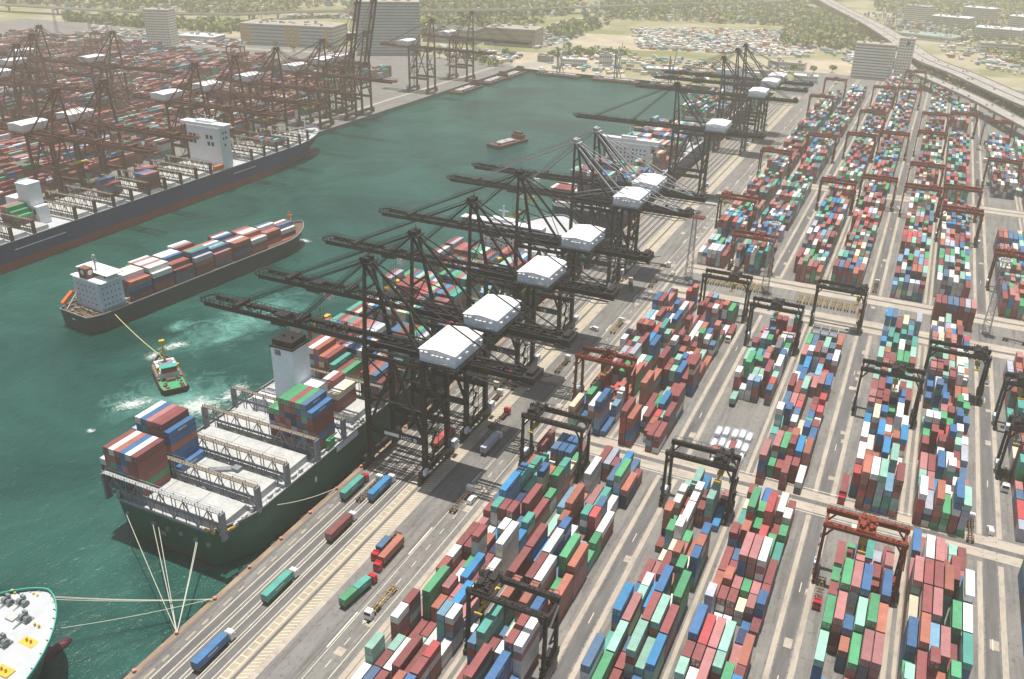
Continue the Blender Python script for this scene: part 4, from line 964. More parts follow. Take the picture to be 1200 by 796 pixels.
TK = [(-153.8,134,0,'cabwhite','chassis','truck nearest the camera in the quay lanes, hauling a blue container',[(2,'b',0,'blue container on the truck nearest the camera')]),
 (-153.9,164,0,'cabwhite','chassis','white cabbed truck hauling a dark green container along the quay lanes',[(2,'t',0,'dark green container on a truck in the quay lanes')]),
 (-153.8,197,0,'cabwhite','chassis','white cabbed truck hauling a long maroon container along the quay lanes',[(2,'r',0,'maroon container on a truck in the quay lanes')]),
 (-163.0,218.5,0,'cabred','chassis','red cabbed truck with a teal container beside the green ship',[(2,'t',0,'teal container on a truck beside the green ship')]),
 (-157.8,220.5,0,'cabwhite','chassis','empty rusty trailer truck between the teal and blue loaded trucks',None),
 (-153.8,222.5,0,'cabwhite','chassis','truck with bright blue container below the nearest quay crane',[(2,'bb',0,'bright blue container on a truck below the nearest quay crane')]),
 (-130.8,173,-.12,'cabred','chassis','red cabbed truck turning with a green and a teal short container',[(1,'g',-3.1,'short green container at the rear of the turning truck'),(1,'t',3.3,'short teal container behind the red cab of the turning truck')]),
 (-122.0,175.5,pi,'cabwhite','chassisy','empty yellow trailer truck heading towards the camera beside the near block',None),
 (-134.9,199,pi,'cabred','chassis','red cabbed truck with a short blue container facing the camera',[(1,'sb',3.1,'short slate blue container on the truck facing the camera')]),
 (-131.4,195,pi,'cabred','chassis','red cabbed truck with an orange brown container facing the camera',[(2,'o',0,'orange brown container on the truck facing the camera')]),
 (-124.4,230,0,'cabwhite','chassis','empty truck at the corner of the crane shadow',None),
 (-131.0,268,0,'cabwhite','chassis','truck with a grey container in the crane shadow',[(2,'lg',0,'grey container on the truck in the crane shadow')]),
 (-149.8,262,0,'cabred','chassisy','truck with short bright red containers under the nearest crane',[(1,'br',-3.2,'short bright red container, rear one, under the nearest crane'),(1,'br',3.2,'short bright red container, front one, under the nearest crane')]),
 (-136.8,287,-.08,'cabred','chassis','small red tractor beside the second quay crane',None),
 (-149.8,318,0,'cabred','chassis','red cabbed truck with a cream container under the second quay crane',[(2,'c',0,'cream container on the truck under the second quay crane')]),
 (-131.5,345,0,'cabwhite','chassis','empty truck with lilac frame beside the third quay crane',None),
 (-122.5,398,0,'cabwhite','chassisy','empty yellow trailer truck on the quay road beside the middle quayside block',None),
 (-123.2,466,0,'cabwhite','chassis','empty truck near the quay road light mast',None),
 (-133,455,.35,'cabwhite','chassis','rusty truck parked askew on the quay road near the mast',None),
 (-143,470,.5,'cabred','chassis','rusty truck parked askew on the apron left of the mast',None),
 (-131,497,-1.5,'cabwhite','chassis','truck crossing the quay road with an empty trailer',None),
 (-112,612,-1.4,'cabwhite','chassis','truck crossing towards the far quayside block',None),
 (-51.0,352,0,'cabwhite','chassis','truck at the near end of the third middle block',[(2,'pt',0,'pale green container on the truck by the third middle block')]),
 (-67.0,418,pi,'cabwhite','chassis','white cabbed truck in the second middle block lane',[(2,'r',0,'maroon container on the truck in the second middle block lane')]),
 (1.0,302,pi,'cabred','chassis','red cabbed truck in the fifth block lane facing the camera',[(2,'r',0,'maroon container on the red truck in the fifth block lane')]),
 (0.6,241,pi,'cabred','chassis','red cabbed truck under the red gantry nearest the camera',None),
 (44.5,296,0,'cabwhite','chassis','empty truck beside the sixth middle block',None),
 (56.4,338,pi,'cabwhite','chassis','empty truck lane side of the seventh middle block',None),
 (12,482,1.45,'cabwhite','chassisy','yellow trailer truck crossing left of the tall maroon wall',None),
 (66,478,-1.75,'cabwhite','chassis','truck crossing right of the tall maroon wall',None),
 (-9.5,470,.02,'cabred','chassisy','orange truck in the fourth block lane near the parked trailers',None),
 (-65.5,178,pi,'cabred','chassisy','red truck with a yellow chassis beside the second near block',None) if False else (-53.5,171,pi,'cabred','chassisy','red truck with yellow chassis beside the third near block',None),
 (50.6,800,0,'cabwhite','chassis','far truck on the road between sixth and seventh blocks',None),
 (-5.4,520,0,'cabwhite','chassis','truck leaving the second cross road between fourth and fifth blocks',None),
 (-146,300,0,'cabwhite','chassis','white cabbed empty truck on the apron near crane two',None)]
for t in TK: place_truck(t[0], t[1], t[2], t[3], t[4], t[5], t[6])
# parked empty trailers
tp = None
for i in range(20):
    if i < 9: x, y, lab = -42.5+i*3.6, 484, f'{ordw(i)} parked yellow trailer from the left under the gantry'
    else: x, y, lab = -96+(i-9)*3.2, 488, f'{ordw(i-9)} parked rusty trailer from the left by the quay road mast'
    if tp is None:
        tp = empty('parked_trailer'); b = MB()
        for sx in (-.5,.5): b.box(sx-.12,-6,1.06,sx+.12,6,1.4)
        for k in range(6): b.box(-1.2,-6+k*2.38-.15,1.1,1.2,-6+k*2.38+.15,1.42)
        b.build('frame', M['chassisy'], tp); b = MB(); b.box(-.9,3.4,.1,-.7,3.6,1.05); b.box(.7,3.4,.1,.9,3.6,1.05); b.build_each('landing_leg', M['chassis'], tp)
        wheels(tp, (-4.0,-5.2)); r = tp
    else: r = copy_tree(tp)
    r.location = (x, y, .04); tag(r, lab, 'trailer', 'empty trailers parked in rows')
# tank containers
tk = None
TL = [(-50.5,310),(-47.5,312),(-44.5,311),(-41.2,313),(-38.2,312),(-50.8,320),(-47.8,321),(-44.2,321),(-41.3,322),(-38.4,321),(-48.0,303.5),(-38.6,304)]
for i, (x, y) in enumerate(TL):
    if tk is None:
        tk = empty('tank_container'); b = MB(); b.tube((0,-2.75,1.45),(0,2.75,1.45),1.1,n=16); b.tube((0,2.75,1.45),(0,3.0,1.45),1.1,.6,n=16); b.tube((0,-3.0,1.45),(0,-2.75,1.45),.6,1.1,n=16); b.tube((0,0,2.4),(0,0,2.75),.3); b.build('tank', M['white'], tk)
        b = MB()
        for sy in (-3,3):
            for sx in (-1.15,1.15): b.bar((sx,sy,0),(sx,sy,2.6),.14)
            b.bar((-1.15,sy,2.55),(1.15,sy,2.55),.14); b.bar((-1.15,sy,.1),(1.15,sy,.1),.14)
        for sx in (-1.15,1.15): b.bar((sx,-3,.1),(sx,3,.1),.14); b.bar((sx,-3,2.55),(sx,3,2.55),.1)
        b.build('frame', M['whiteb'], tk); r = tk
    else: r = copy_tree(tk)
    r.location = (x, y, .04)
    tag(r, f'{ordw(i % 5 if i < 10 else i-10)} white tank container from left in the {"near" if i < 5 else "rear" if i < 10 else "foremost"} row on open tarmac', 'tank container', 'white tank containers on open ground')
# vans
vp = None
for i, (x, y, rz, lab) in enumerate(((-121.2,233.5,0,'white van beside the near quayside block'),(-139.2,127.5,-.1,'white topped van at the bottom edge of the photo'),(-132.2,392,1.3,'white minibus crossing by the fourth quay crane'),
      (-104,478,.3,'white van at the foot of the quay road light mast'),(-117,486,0,'white car at the mast on the quay road'),(51,300,.1,'small dark car at the cross road between sixth and seventh blocks'),(50,640,0,'car on the road left of the white container block'))):
    if vp is None:
        vp = empty('van'); b = MB(); b.hexa([(-.95,-2.5,.4),(.95,-2.5,.4),(.95,2.5,.4),(-.95,2.5,.4),(-.9,-2.45,1.2),(.9,-2.45,1.2),(.9,2.4,1.1),(-.9,2.4,1.1)])
        b.hexa([(-.9,-2.45,1.2),(.9,-2.45,1.2),(.9,1.6,1.2),(-.9,1.6,1.2),(-.8,-2.3,2.0),(.8,-2.3,2.0),(.8,.9,2.0),(-.8,.9,2.0)]); b.build('body', M['cabwhite'], vp)
        b = MB(); b.hexa([(-.75,1.5,1.3),(.75,1.5,1.3),(.75,1.56,1.3),(-.75,1.56,1.3),(-.7,1.0,1.92),(.7,1.0,1.92),(.7,1.06,1.92),(-.7,1.06,1.92)]); b.box(-.93,-1.8,1.3,-.88,.6,1.75); b.box(.88,-1.8,1.3,.93,.6,1.75); b.build('window', M['glass'], vp)
        wheels(vp, (-1.6,1.6), .95, .36); r = vp
    else: r = copy_tree(vp)
    r.location = (x, y, .04); r.rotation_euler[2] = rz; tag(r, lab, 'van', 'cars and vans on the terminal')
# hatch covers set down on the apron, steel rack
for i, (x, y, lx, ly, mk_, lab) in enumerate(((-131.6,332,11,8,'concrete','pale slab like hatch cover lying right of the second quay crane'),(-132.5,602,13,6,'cranered','reddish hatch cover lying on the apron beyond the grey strutted cranes'),(-132,640,12,8,'hatch','pale hatch cover stack on the far apron'),(-126,668,14,8,'hatch','second pale hatch cover stack on the far apron'))):
    b = MB(); b.box(-lx/2,-ly/2,.05,lx/2,ly/2,1.0)
    for q in range(4): b.box(-lx/2+.3,-ly/2+.4+q*(ly-1)/3,1.0,lx/2-.3,-ly/2+.7+q*(ly-1)/3,1.14)
    o = b.build('hatch_cover', M[mk_]); o.location = (x, y, 0); tag(o, lab, 'hatch cover', 'hatch covers set down on the quay')
b = MB()
for x in (-20,-10,0,10):
    for y in (-3,3): b.bar((x*.42,y,0),(x*.42,y,5.2),.3)
    b.bar((x*.42,-3,5.1),(x*.42,3,5.1),.3)
for y in (-3,3):
    for z in (1.2,3.2,5.1): b.bar((-8.4,y,z),(4.2,y,z),.22)
r = empty('reefer_rack', (-21.5,438,0)); b.build('frame', M['grey'], r); b = MB(); b.box(-8.4,-3,2.9,4.2,3,3.0); b.build('platform', M['midgrey'], r)
tag(r, 'grey open steel access rack behind the fourth middle block', 'steel rack')

# ------------------------------------------------------------------ ships
M['winch'] = mat('dark_winch', (.17,.20,.20), rough=.6, var=.5, scale=1.5)
def hull(root, L, beam, zd, mats, wl=WZ, bow=.16, stern=.05, flare=.35, boot=1.6, tran=.72, mouse=0, sheer=2.5, name='hull'):
    """local: stern at y=0, bow at y=L, deck at zd"""
    N = 72; lv = [wl-5, wl-.2, wl+boot, (wl+zd)/2+1, zd]
    def half(t, li):
        k = li/4
        s = 1
        if t < stern: s = tran+(1-tran)*sin(t/stern*pi/2)
        if li == 0 and t < .12: s *= .45+.55*t/.12
        if li == 1 and t < .08: s *= .72+.28*t/.08
        b_ = bow*(1.7-.7*k)
        if t > 1-b_:
            u = (t-(1-b_))/b_; p = 1.7+1.5*k
            s *= max(0, 1-u**(1.6+.5*k))**(1.0-.36*k)
        return s*beam/2*(.97 if li < 2 else 1)
    def yy(t, li): return t*L*(1-.045*(1-li/4)) + (0 if t > .03 else (1-li/4)*L*.012)
    b = MB(); rows = []
    for i in range(N+1):
        t = i/N; t = t if t < .8 else .8+.2*(1-(1-(t-.8)/.2)**2.0)
        row = []
        for li in range(5):
            z = lv[li]+(sheer*max(0,(t-.85)/.15)**2 if li == 4 else 0)
            row.append((half(t, li), yy(t, li), z))
        rows.append(row)
    for i in range(N):
        for li in range(4):
            a, c, d, e = rows[i][li], rows[i+1][li], rows[i+1][li+1], rows[i][li+1]
            mi = 1 if li < 2 else 0
            b.quad([a, c, d, e], mi); b.quad([(-e[0],e[1],e[2]),(-d[0],d[1],d[2]),(-c[0],c[1],c[2]),(-a[0],a[1],a[2])], mi)
    for li in range(4):
        a, e = rows[0][li], rows[0][li+1]
        b.quad([(-a[0],a[1],a[2]),a,e,(-e[0],e[1],e[2])], 1 if li < 2 else 0)
    h = b.build(name, mats[:2], root)
    d = MB()
    for i in range(N):
        a, c = rows[i][4], rows[i+1][4]
        d.quad([(-a[0],a[1],a[2]-.9),(a[0],a[1],a[2]-.9),(c[0],c[1],c[2]-.9),(-c[0],c[1],c[2]-.9)])
    d.build('deck', mats[2], root)
    r = MB()
    for i in range(N):
        a, c = rows[i][4], rows[i+1][4]
        for s in (-1, 1): r.bar((s*a[0],a[1],a[2]+.02),(s*c[0],c[1],c[2]+.02),.3,.5)
    a = rows[0][4]; r.bar((-a[0],a[1],a[2]+.02),(a[0],a[1],a[2]+.02),.3,.5)
    r.build('gunwale', mats[3], root)
    return rows
def lashing_bridge(root, y, hw, z0, h, ms='midgrey', top='tan', d=1.3):
    b = MB(); n = max(2, int(2*hw/2.52)); 
    for i in range(n+1):
        x = -hw+2*hw*i/n
        if i % 2 == 0 or i in (0, n): b.box(x-.12,y-.12,z0,x+.12,y+.12,z0+h+.9)
        if i % 2 == 0: b.box(x-.12,y+d-.12,z0,x+.12,y+d+.12,z0+h+.9)
        if i % 4 == 0 and i < n-3:
            xa = x+4*2*hw/n
            b.bar((x,y-.05,z0+.3),((x+xa)/2,y-.05,z0+h),.28); b.bar((xa,y-.05,z0+.3),((x+xa)/2,y-.05,z0+h),.28)
    for s in (-1,1): b.box(s*hw-.5,y-.5,z0-1.5,s*hw+.5,y+d+.5,z0+h)
    for z in (h*.45,): b.box(-hw,y,z0+z,hw,y+d,z0+z+.18)
    o = b.build('lashing_bridge', M[ms], root)
    b = MB(); b.box(-hw,y-.25,z0+h,hw,y+d+.25,z0+h+.3)
    for yy_ in (y-.2,y+d+.2):
        b.bar((-hw,yy_,z0+h+1.3),(hw,yy_,z0+h+1.3),.1)
    for i in range(n*2+1):
        x = -hw+hw*i/n; b.bar((x,y-.2,z0+h+.3),(x,y-.2,z0+h+1.3),.1)
    b.build('top_rail', M[top], o)
def hatch(root, y0, y1, hw, z0, z1, ms='hatch'):
    W = 2*hw/3
    b = MB()
    for i in range(3):
        b.box(-hw+i*W+.08,y0,z0,-hw+(i+1)*W-.08,y1,z1)
        for q in range(5): 
            for x in (0.25,.5,.75): b.box(-hw+(i+x)*W-.15,y0+1+q*(y1-y0-2)/4-.2,z1,-hw+(i+x)*W+.15,y0+1+q*(y1-y0-2)/4+.2,z1+.12)
    b.build('hatch_cover', M[ms], root)
# green ship at the quay
s1 = empty('container_ship', (-201.0,165.5,0)); HW1 = 26.8
hull(s1, 352, 53.6, 13.0, (M['green_hull'],M['boot'],M['deckwhite'],M['grey']))
for i, y in enumerate((.6,16.4,31.6,49.0,65.3,92.2,108.2,124.2,140.2,156.2,172.2,188.2,204.2,220.2,236.2,252.2)):
    if i > 0: lashing_bridge(s1, y, HW1-.6, 13.0, 8.6)
lashing_bridge(s1, .5, HW1-1.5, 12.6, 8.8, top='grey')
for ya, yb in ((2.6,15.4),(18.4,30.8),(33.6,48.2),(51,64.2)): hatch(s1, ya, yb, 22.5, 12.0, 14.75)
for i in range(12): hatch(s1, 77.5+i*16, 90.8+i*16 if i < 11 else 268, 22.5, 12.0, 14.75)
b = MB()
for i in range(58):                               # side lockers and fittings along the starboard and port decks
    for s in (-1,1):
        if random.random() < .75: b.box(s*24.6-.45,2+i*4.3,12.1,s*24.6+.45,2+i*4.3+random.uniform(1,2.6),13.0+random.random()*.8)
b.build_each('deck_locker', M['hatch'], s1)
b = MB()
for s in (-1,1): b.bar((s*25.9,1,14.2),(s*25.9,300,14.2),.12); b.bar((s*25.9,1,13.7),(s*25.9,300,13.7),.08)
for i in range(120):
    for s in (-1,1): b.bar((s*25.9,1+i*2.5,12.2),(s*25.9,1+i*2.5,14.2),.09)
b.build('guard_rail', M['tan'], s1)
b = MB(); b.box(-5.2,66.5,12.1,4.8,76.5,44.6); fn = b.build('funnel', M['housewall'], s1)
b = MB(); b.box(-5.6,66.1,44.61,5.2,76.9,45.3); b.box(-4.8,67.2,45.3,4.4,76,47.6)
for x in (-2,2): b.tube((x,71,47.6),(x,71,48.6),.5)
b.build('funnel_top', M['crane'], fn)
b = MB(); b.box(-3.4,66.42,41.6,-.6,66.49,43.8); b.build('emblem_plate', M['midgrey'], fn)
b = MB(); b.box(4.81,68,12.1,12.5,76,29.4); b.box(-20,69,12.1,-5.21,75.5,17.5); b.build_each('engine_casing', M['white'], s1)
b = MB(); b.bar((-2,24.5,15.2),(6,29.5,15.2),2.2,.9); b.box(5,28,14.9,8,30.5,16.2); b.build('lashing_gear_cradle', M['midgrey'], s1)
b = MB()
for i in range(46):
    b.rbox(random.uniform(-23,23), random.choice((17.6,32.8,49.9,66))+random.uniform(-.3,.3), 12.1, random.uniform(.5,1.6), random.uniform(.4,.8), random.uniform(.6,1.6), 0)
b.build_each('cross_deck_fitting', M['midgrey'], s1)
# bridge island
b = MB(); b.box(-11,255,12.1,11,265,35.5); isl = b.build('bridge_block', M['white'], s1)
b = MB(); b.box(-25,256,35.51,25,262,38.2); b.box(-7,257,38.2,7,262,39.8); b.bar((0,260,39.8),(0,260,47),.7); b.bar((-3,260,44),(3,260,44),.4); b.build('wheelhouse', M['white'], isl)
b = MB()
for z in range(8): 
    for i in range(6): b.box(-9+i*3.2,254.9,15.5+z*2.4,-8.1+i*3.2,254.99,16.4+z*2.4)
b.box(-24,255.9,36.4,24,255.99,37.5); b.build_each('window', M['glass'], isl)
b = MB(); b.bar((24.2,.4,13.2),(25.6,6,13.2),.7); b.bar((17,1.2,12.3),(21,1.2,12.3),.9); b.build_each('yellow_fitting', M['yellow'], s1)
b = MB(); b.bar((25.5,222,13.5),(26,236,13.5),2.2,2.0); b.build('lifeboat', M['orange'], s1)
# stern fairleads, draught marks, white plate by the gangway
b = MB()
for x in (-15.7,-4,2.4,8,14.2,19.5): b.tube((x,-.95,8.6 if x < 10 else 8.2),(x,-.2,8.6 if x < 10 else 8.2),.8,n=10)
b.build_each('fairlead', M['midgrey'], s1)
b = MB()
for z in (5.6,6.2,6.8): b.box(-1.6,-.98,z,1.4,-.9,z+.22)
b.build('stern_lettering', M['grey'], s1)
b = MB(); b.box(26.83,46,5.5,26.9,47.2,7.6); b.box(26.83,60,10.2,26.95,74,13.4); b.build_each('side_plate', M['whiteb'], s1)
b = MB(); b.box(24.2,57,13,26,60.6,16.6); b.bar((25,58,16.6),(27.6,60,19.4),.4); b.build('deck_crane', M['deckgreen'], s1)
tag(s1, 'dark green hulled container ship moored at the quay, partly unloaded with pale hatch covers', 'container ship', 'large ships in the harbour')
# second and third ships at the quay
for (y0, L_, bm, lab) in ((540,290,50,'hazy container ship moored beyond the green ship, piled with containers'),(860,190,44,'farthest container ship alongside the quay, under the hazy cranes')):
    s2 = empty('container_ship', (QX-3.0-bm/2, y0, 0)); hull(s2, L_, bm, 13, (M['mar_hull'],M['boot'],M['deckwhite'],M['grey']))
    yb = 104 if L_ > 200 else 150
    b = MB(); b.box(-17,yb-7,12.1,17,yb-1,38); i2 = b.build('bridge_block', M['white'], s2); b = MB(); b.box(-24,yb-6.5,38.01,24,yb-1,41); b.box(-6,yb-6,41,6,yb-3,43); b.bar((0,yb-4,43),(0,yb-4,50),.6); b.build('wheelhouse', M['white'], i2)
    b = MB()
    for z in range(7):
        for i in range(10): b.box(-15+i*3.1,yb-7.1,15+z*3,-13.8+i*3.1,yb-7.01,16.2+z*3)
    b.build_each('window', M['glass'], i2)
    hatch(s2, 4, L_*.88, bm*.40, 12.1, 14.75)
    tag(s2, lab, 'container ship', 'large ships in the harbour')
# left ship
s0 = empty('container_ship', (-494.5,262,0)); HW0 = 22.3
hull(s0, 386, 44.6, 12.6, (M['mar_hull'],M['boot'],M['deckwhite'],M['grey']), boot=5.2, bow=.17)
y = 14
while y < 358:
    if not (84 < y < 104 or 238 < y < 262):
        lashing_bridge(s0, y, HW0-.8 if y < 335 else (HW0-.8)*(1-(y-335)/90), 12.6, 8.4, ms='cranebrown', top='tan')
        hatch(s0, y+2.4, y+13.2, (18.5 if y < 325 else max(6, 18.5-(y-325)*.3)), 11.7, 14.3)
    y += 15.2
b = MB(); b.box(-12.5,243,11.8,19.5,254,43); b_i = b.build('bridge_block', M['white'], s0)
b = MB(); b.box(-19,243.5,43.01,24,252,45.4); b.box(-5,245,45.4,11,251,47); b.bar((3,248,47),(3,248,53),.6); b.bar((-1,248,50.5),(7,248,50.5),.3)
for x in (-4,-1,6,9): b.bar((x,247,47),(x,247,49.5),.3)
b.build('wheelhouse', M['white'], b_i)
b = MB()
for (x, z) in ((-9,34),(-5.5,34),(-9,29.5),(-5.5,29.5),(7,34),(11,34),(8,29),(11.8,29)): b.box(x-1.3,242.9,z,x+1.3,242.99,z+3)
for (y_, z) in ((246,38),(249,38),(246,34),(249,34),(247,29)): b.box(19.51,y_,z,19.6,y_+1.6,z+1.8)
b.build_each('window', M['glass'], b_i)
b = MB(); b.bar((20.6,232,15.5),(20.6,241,15.5),3,3); b.build('lifeboat', M['orange'], s0)
b = MB(); b.box(-16,88,11.8,-6,99,27); b.box(-5.9,90,11.8,9,98,23); ai = b.build('engine_casing', M['white'], s0)
b = MB(); b.box(-5.5,89.2,23.01,4.5,98.6,36); b.build('funnel', M['white'], ai); b = MB(); b.box(-5.8,88.9,36.01,4.8,98.9,37); b.build('funnel_top', M['white'], ai)
b = MB()
for x in (-14,-10,-2,2,6): b.box(x-.8,89.9 if x > -6 else 87.9,18,x+.8,89.99 if x > -6 else 87.99,21.5)
b.build_each('window', M['glass'], ai)
b = MB(); b.box(HW0+.02,60,7.0,HW0+.08,96,7.6); b.box(HW0+.02,250,7.2,HW0+.08,276,7.8); b.build_each('white_stripe', M['white'], s0)
b = MB(); b.bar((0,370,11),(0,370,27),1.0,w2=.7); b.bar((-3,370,23),(3,370,23),.5); b.build('foremast', M['white'], s0)
b = MB(); b.tube((0,350,WZ-.6),(0,380,WZ-.2),3.2,1.3,n=12); b.build('bulbous_bow', M['boot'], s0)
tag(s0, 'huge navy and red hulled container ship at the left quay, decks mostly empty', 'container ship', 'large ships in the harbour')
# ship cut by the lower left corner: only the bow shows
sb_ = empty('container_ship', (-200.5,-150,0))
rows = hull(sb_, 272, 50, 15.0, (M['green_hull'],M['bulb'],M['deckwhite'],M['teal_rail']), bow=.17, sheer=1.5, flare=.5)
b = MB(); b.tube((0,245,WZ-1.0),(1.0,272.5,WZ+.1),2.6,1.5,n=14); b.tube((1.0,272.5,WZ+.1),(1.06,274,WZ+.1),1.5,.7,n=14); b.build('bulbous_bow', M['bulb'], sb_)
b = MB()
for i in range(38):                               # bulwark stanchions
    t = .84+.155*i/37
    for s in (-1,1):
        a = min((r_[4] for r_ in rows), key=lambda q: abs(q[1]-t*272)); b.bar((s*(a[0]-.2),a[1],a[2]-.9),(s*(a[0]-1.6),a[1],a[2]-.9),.14,.5)
b.build_each('stanchion', M['grey'], sb_)
b = MB()
for (x, y) in ((-7.2,264.4),(-3.0,266.0),(2.8,262.0),(-11,260),(5.0,253.5),(-8,251)):
    b = MB(); b.box(x-2.0,y-1.4,14.2,x+2.0,y+1.4,15.2)
    for q in range(4): b.tube((x-1.6+q*1.0,y-.4,15.9),(x-1.0+q*1.0,y-.4,15.9),1.0 if q % 2 else .65,n=14)
    b.bar((x-1.8,y-.4,15.7),(x+2.2,y-.4,15.7),.3); b.box(x-2,y+.7,15,x-.6,y+1.5,16.6); b.bar((x,y-4,14.6),(x,y-1.4,15.2),.5)
    b.build('windlass', M['winch'], sb_)
b = MB()
for (x, y) in ((-2.4,269.6),(8,261.5),(10.6,256.8),(13.5,247),(-9,267.5),(-1,252),(-14,257)):
    b = MB(); b.box(x-2.5,y-1.4,14.3,x+2.5,y+1.4,14.75)
    for q in (-.8,.8): b.tube((x+q,y,14.75),(x+q,y,15.9),.34)
    b.build('mooring_bitt', M['yellow'], sb_)
b = MB(); b.box(-2.5,259.6,14.2,.5,262,15.4); b.box(3,241,14.2,6,244,15.6); b.box(-12,240,15,-2,241,15.5); b.build_each('hatch', M['hatch'], sb_)
b = MB(); b.box(-24,229,14.2,24,231,19); b.build('breakwater', M['deckred'], sb_)
tag(sb_, 'bow of a ship with teal rim and white foredeck at the lower left corner', 'container ship', 'large ships in the harbour')
# feeder ship under tow
fs = empty('container_ship', (FO[0],FO[1],0), FA)
hull(fs, 166, 27, 5.6, (M['feeder_hull'],M['boot'],M['chassis'],M['grey']), boot=.8, bow=.2, sheer=3.5, stern=.06, tran=.8)
hatch(fs, 26.5, 150, 9.5, 3.6, 5.1, 'deckred')
b = MB(); b.box(-10.4,9.8,4.7,10.4,23.5,20.5); ac = b.build('accommodation', M['whiteb'], fs)
b = MB(); b.box(-12.4,10,20.51,12.4,23.0,20.9); b.box(-8.4,15,20.9,8.4,22.2,23.6); b.box(-12.6,14,23.61,12.6,24,23.95); b.build('bridge_deck', M['white'], ac)
b = MB(); b.box(-8.6,14.8,21.6,8.6,22.4,22.9)
for z in (8,11,14,17):
    for i in range(5): b.box(-7+i*3.2,9.7,z,-6.3+i*3.2,9.79,z+.8); b.box(10.41,11.5+i*2.3,z,10.48,12.1+i*2.3,z+.8)
b.build_each('window', M['glass'], ac)
b = MB(); b.box(-5,10.4,20.91,1.5,14.4,26.4); fnl = b.build('funnel', M['deckred'], fs)
b = MB(); b.tube((1.51,12.4,24.2),(1.65,12.4,24.2),1.3,n=16); b.tube((-1.8,10.39,24.2),(-1.8,10.25,24.2),1.3,n=16); b.build_each('funnel_emblem', M['white'], fnl)
b = MB(); b.bar((0,17,23.9),(0,17,31),.6); b.bar((-3,17,28),(3,17,28),.3); b.bar((-2,17,30),(2,17,30),.3); b.box(-.8,16.4,31,.8,17.6,32); b.build('radar_mast', M['grey'], fs)
b = MB(); b.bar((-10.6,2,7.6),(-10.6,8.6,12.2),2.2,2.0); b.build('lifeboat', M['orange'], fs)
b = MB(); b.bar((-11,2.4,5),(-11,10.8,13.5),.35); b.bar((-8.6,2.4,5),(-8.6,10.8,13.5),.35); b.bar((-11,10.8,5),(-11,10.8,13.5),.3); b.build_each('lifeboat_davit', M['white'], fs)
b = MB()
for i in range(30): b.box(-9+random.random()*18,1+random.random()*6.5,4.7,-8+random.random()*18,2.2+random.random()*6.5,5.3+random.random()*1.2) if False else b.rbox(random.uniform(-9,9),random.uniform(1.5,8),4.7,random.uniform(.6,1.8),random.uniform(.5,1.5),random.uniform(.4,1.6),random.random())
b.build_each('winch', M['tan'], fs)
b = MB()
for s in (-1,1): b.bar((s*12.2,9,8.2),(s*12.2,25,8.2),.3,.9)
b.box(9.3,10,7.4,12.4,25,7.7); b.box(-12.4,10,7.4,-9.3,25,7.7); b.build_each('side_gallery', M['whiteb'], fs)
b = MB(); b.bar((0,156,8),(0,156,18),.9); b.bar((-2,156,13),(2,156,13),.5); b.bar((0,156,16),(2.6,154,13),.3); b.box(-1.6,155.2,15.6,1.6,156.8,16.2); b.build('foremast', M['orange'], fs)
b = MB()
for i in range(7): b.box(-1.2+i*.38,-.42,2.2,-.98+i*.38,-.3,3.0)
b.build('stern_lettering', M['white'], fs)
tag(fs, 'loaded feeder ship with white accommodation aft, being towed off by the small tug', 'container ship', 'large ships in the harbour')
# tug
tg = empty('tug_boat', (-279.0,249.5,0), radians(55))
hull(tg, 35, 11.4, -1.2, (M['crane'],M['boot'],M['deckgreen'],M['deckred']), boot=.5, bow=.35, sheer=1.6, stern=.12, tran=.85, name='hull')
b = MB(); b.box(-4.4,12.5,-2.1,4.4,26.5,1.4); sp = b.build('superstructure', M['white'], tg)
b = MB(); b.box(-3.4,11.7,1.41,3.4,14.6,4.0); b.build('wheelhouse', M['cabred'], sp); b = MB(); b.box(-3.7,11.3,4.01,3.7,14.9,4.3); b.build('teal_roof', M['teal_rail'], sp)
b = MB(); b.box(-3.0,15.4,1.41,3.0,22.4,3.0); b.build('upper_deck', M['midgrey'], sp)
b = MB()
for s in (-1,1): b.tube((s*4.4,14.5,1.4),(s*4.4,14.5,3.8),.75)
b.build_each('exhaust_stack', M['yellow'], tg)
b = MB(); b.bar((0,21.5,3.0),(0,21.5,13),1.1,w2=.7); b.bar((-1.8,21.5,9),(1.8,21.5,9),.4); b.box(-1.2,20.6,12,1.2,22.4,13.6); b.build('mast', M['yellow'], tg)
b = MB(); b.box(-3.9,11.9,1.41,3.9,12.2,2.3); b.box(-4.3,22.6,1.41,4.3,22.75,2.2)
for s in (-1,1):
    for q in range(8): b.bar((s*4.3,12.4+q*1.6,1.4),(s*4.3,12.4+q*1.6,2.3),.08)
    b.bar((s*4.3,12.4,2.3),(s*4.3,24,2.3),.09)
b.build('deck_railing', M['white'], sp)
b = MB(); b.box(-3.41,11.6,2.6,3.41,14.7,3.5); b.build('bridge_window', M['glass'], sp)
b = MB()
for _ in range(16): b.rbox(random.choice((-1,1))*random.uniform(2.6,4.2),random.uniform(2,11.5),-2.0,random.uniform(.4,1.2),random.uniform(.4,1.4),random.uniform(.4,1.2),random.random())
b.tube((-2,10.2,-1.4),(2,10.2,-1.4),.7,n=10)
b.build_each('deck_gear', M['deckred'], tg)
b = MB()
for s in (-1,1): b.bar((s*4.9,12,-1.2),(s*4.9,27,-.6),.9,.3)
b.build_each('side_deck', M['tan'], tg)
b = MB(); b.poly([(-3.6,27),(3.6,27),(2.4,32),(0,33.6),(-2.4,32)], -2.0, -1.75); b.build('foredeck', M['teal_rail'], tg)
b = MB(); b.tube((-1.6,29,-.2),(1.6,29,-.2),1.1,n=12); b.box(-2.2,28,-1.6,2.2,30,-1.0); b.build('towing_winch', M['deckred'], tg)
b = MB()
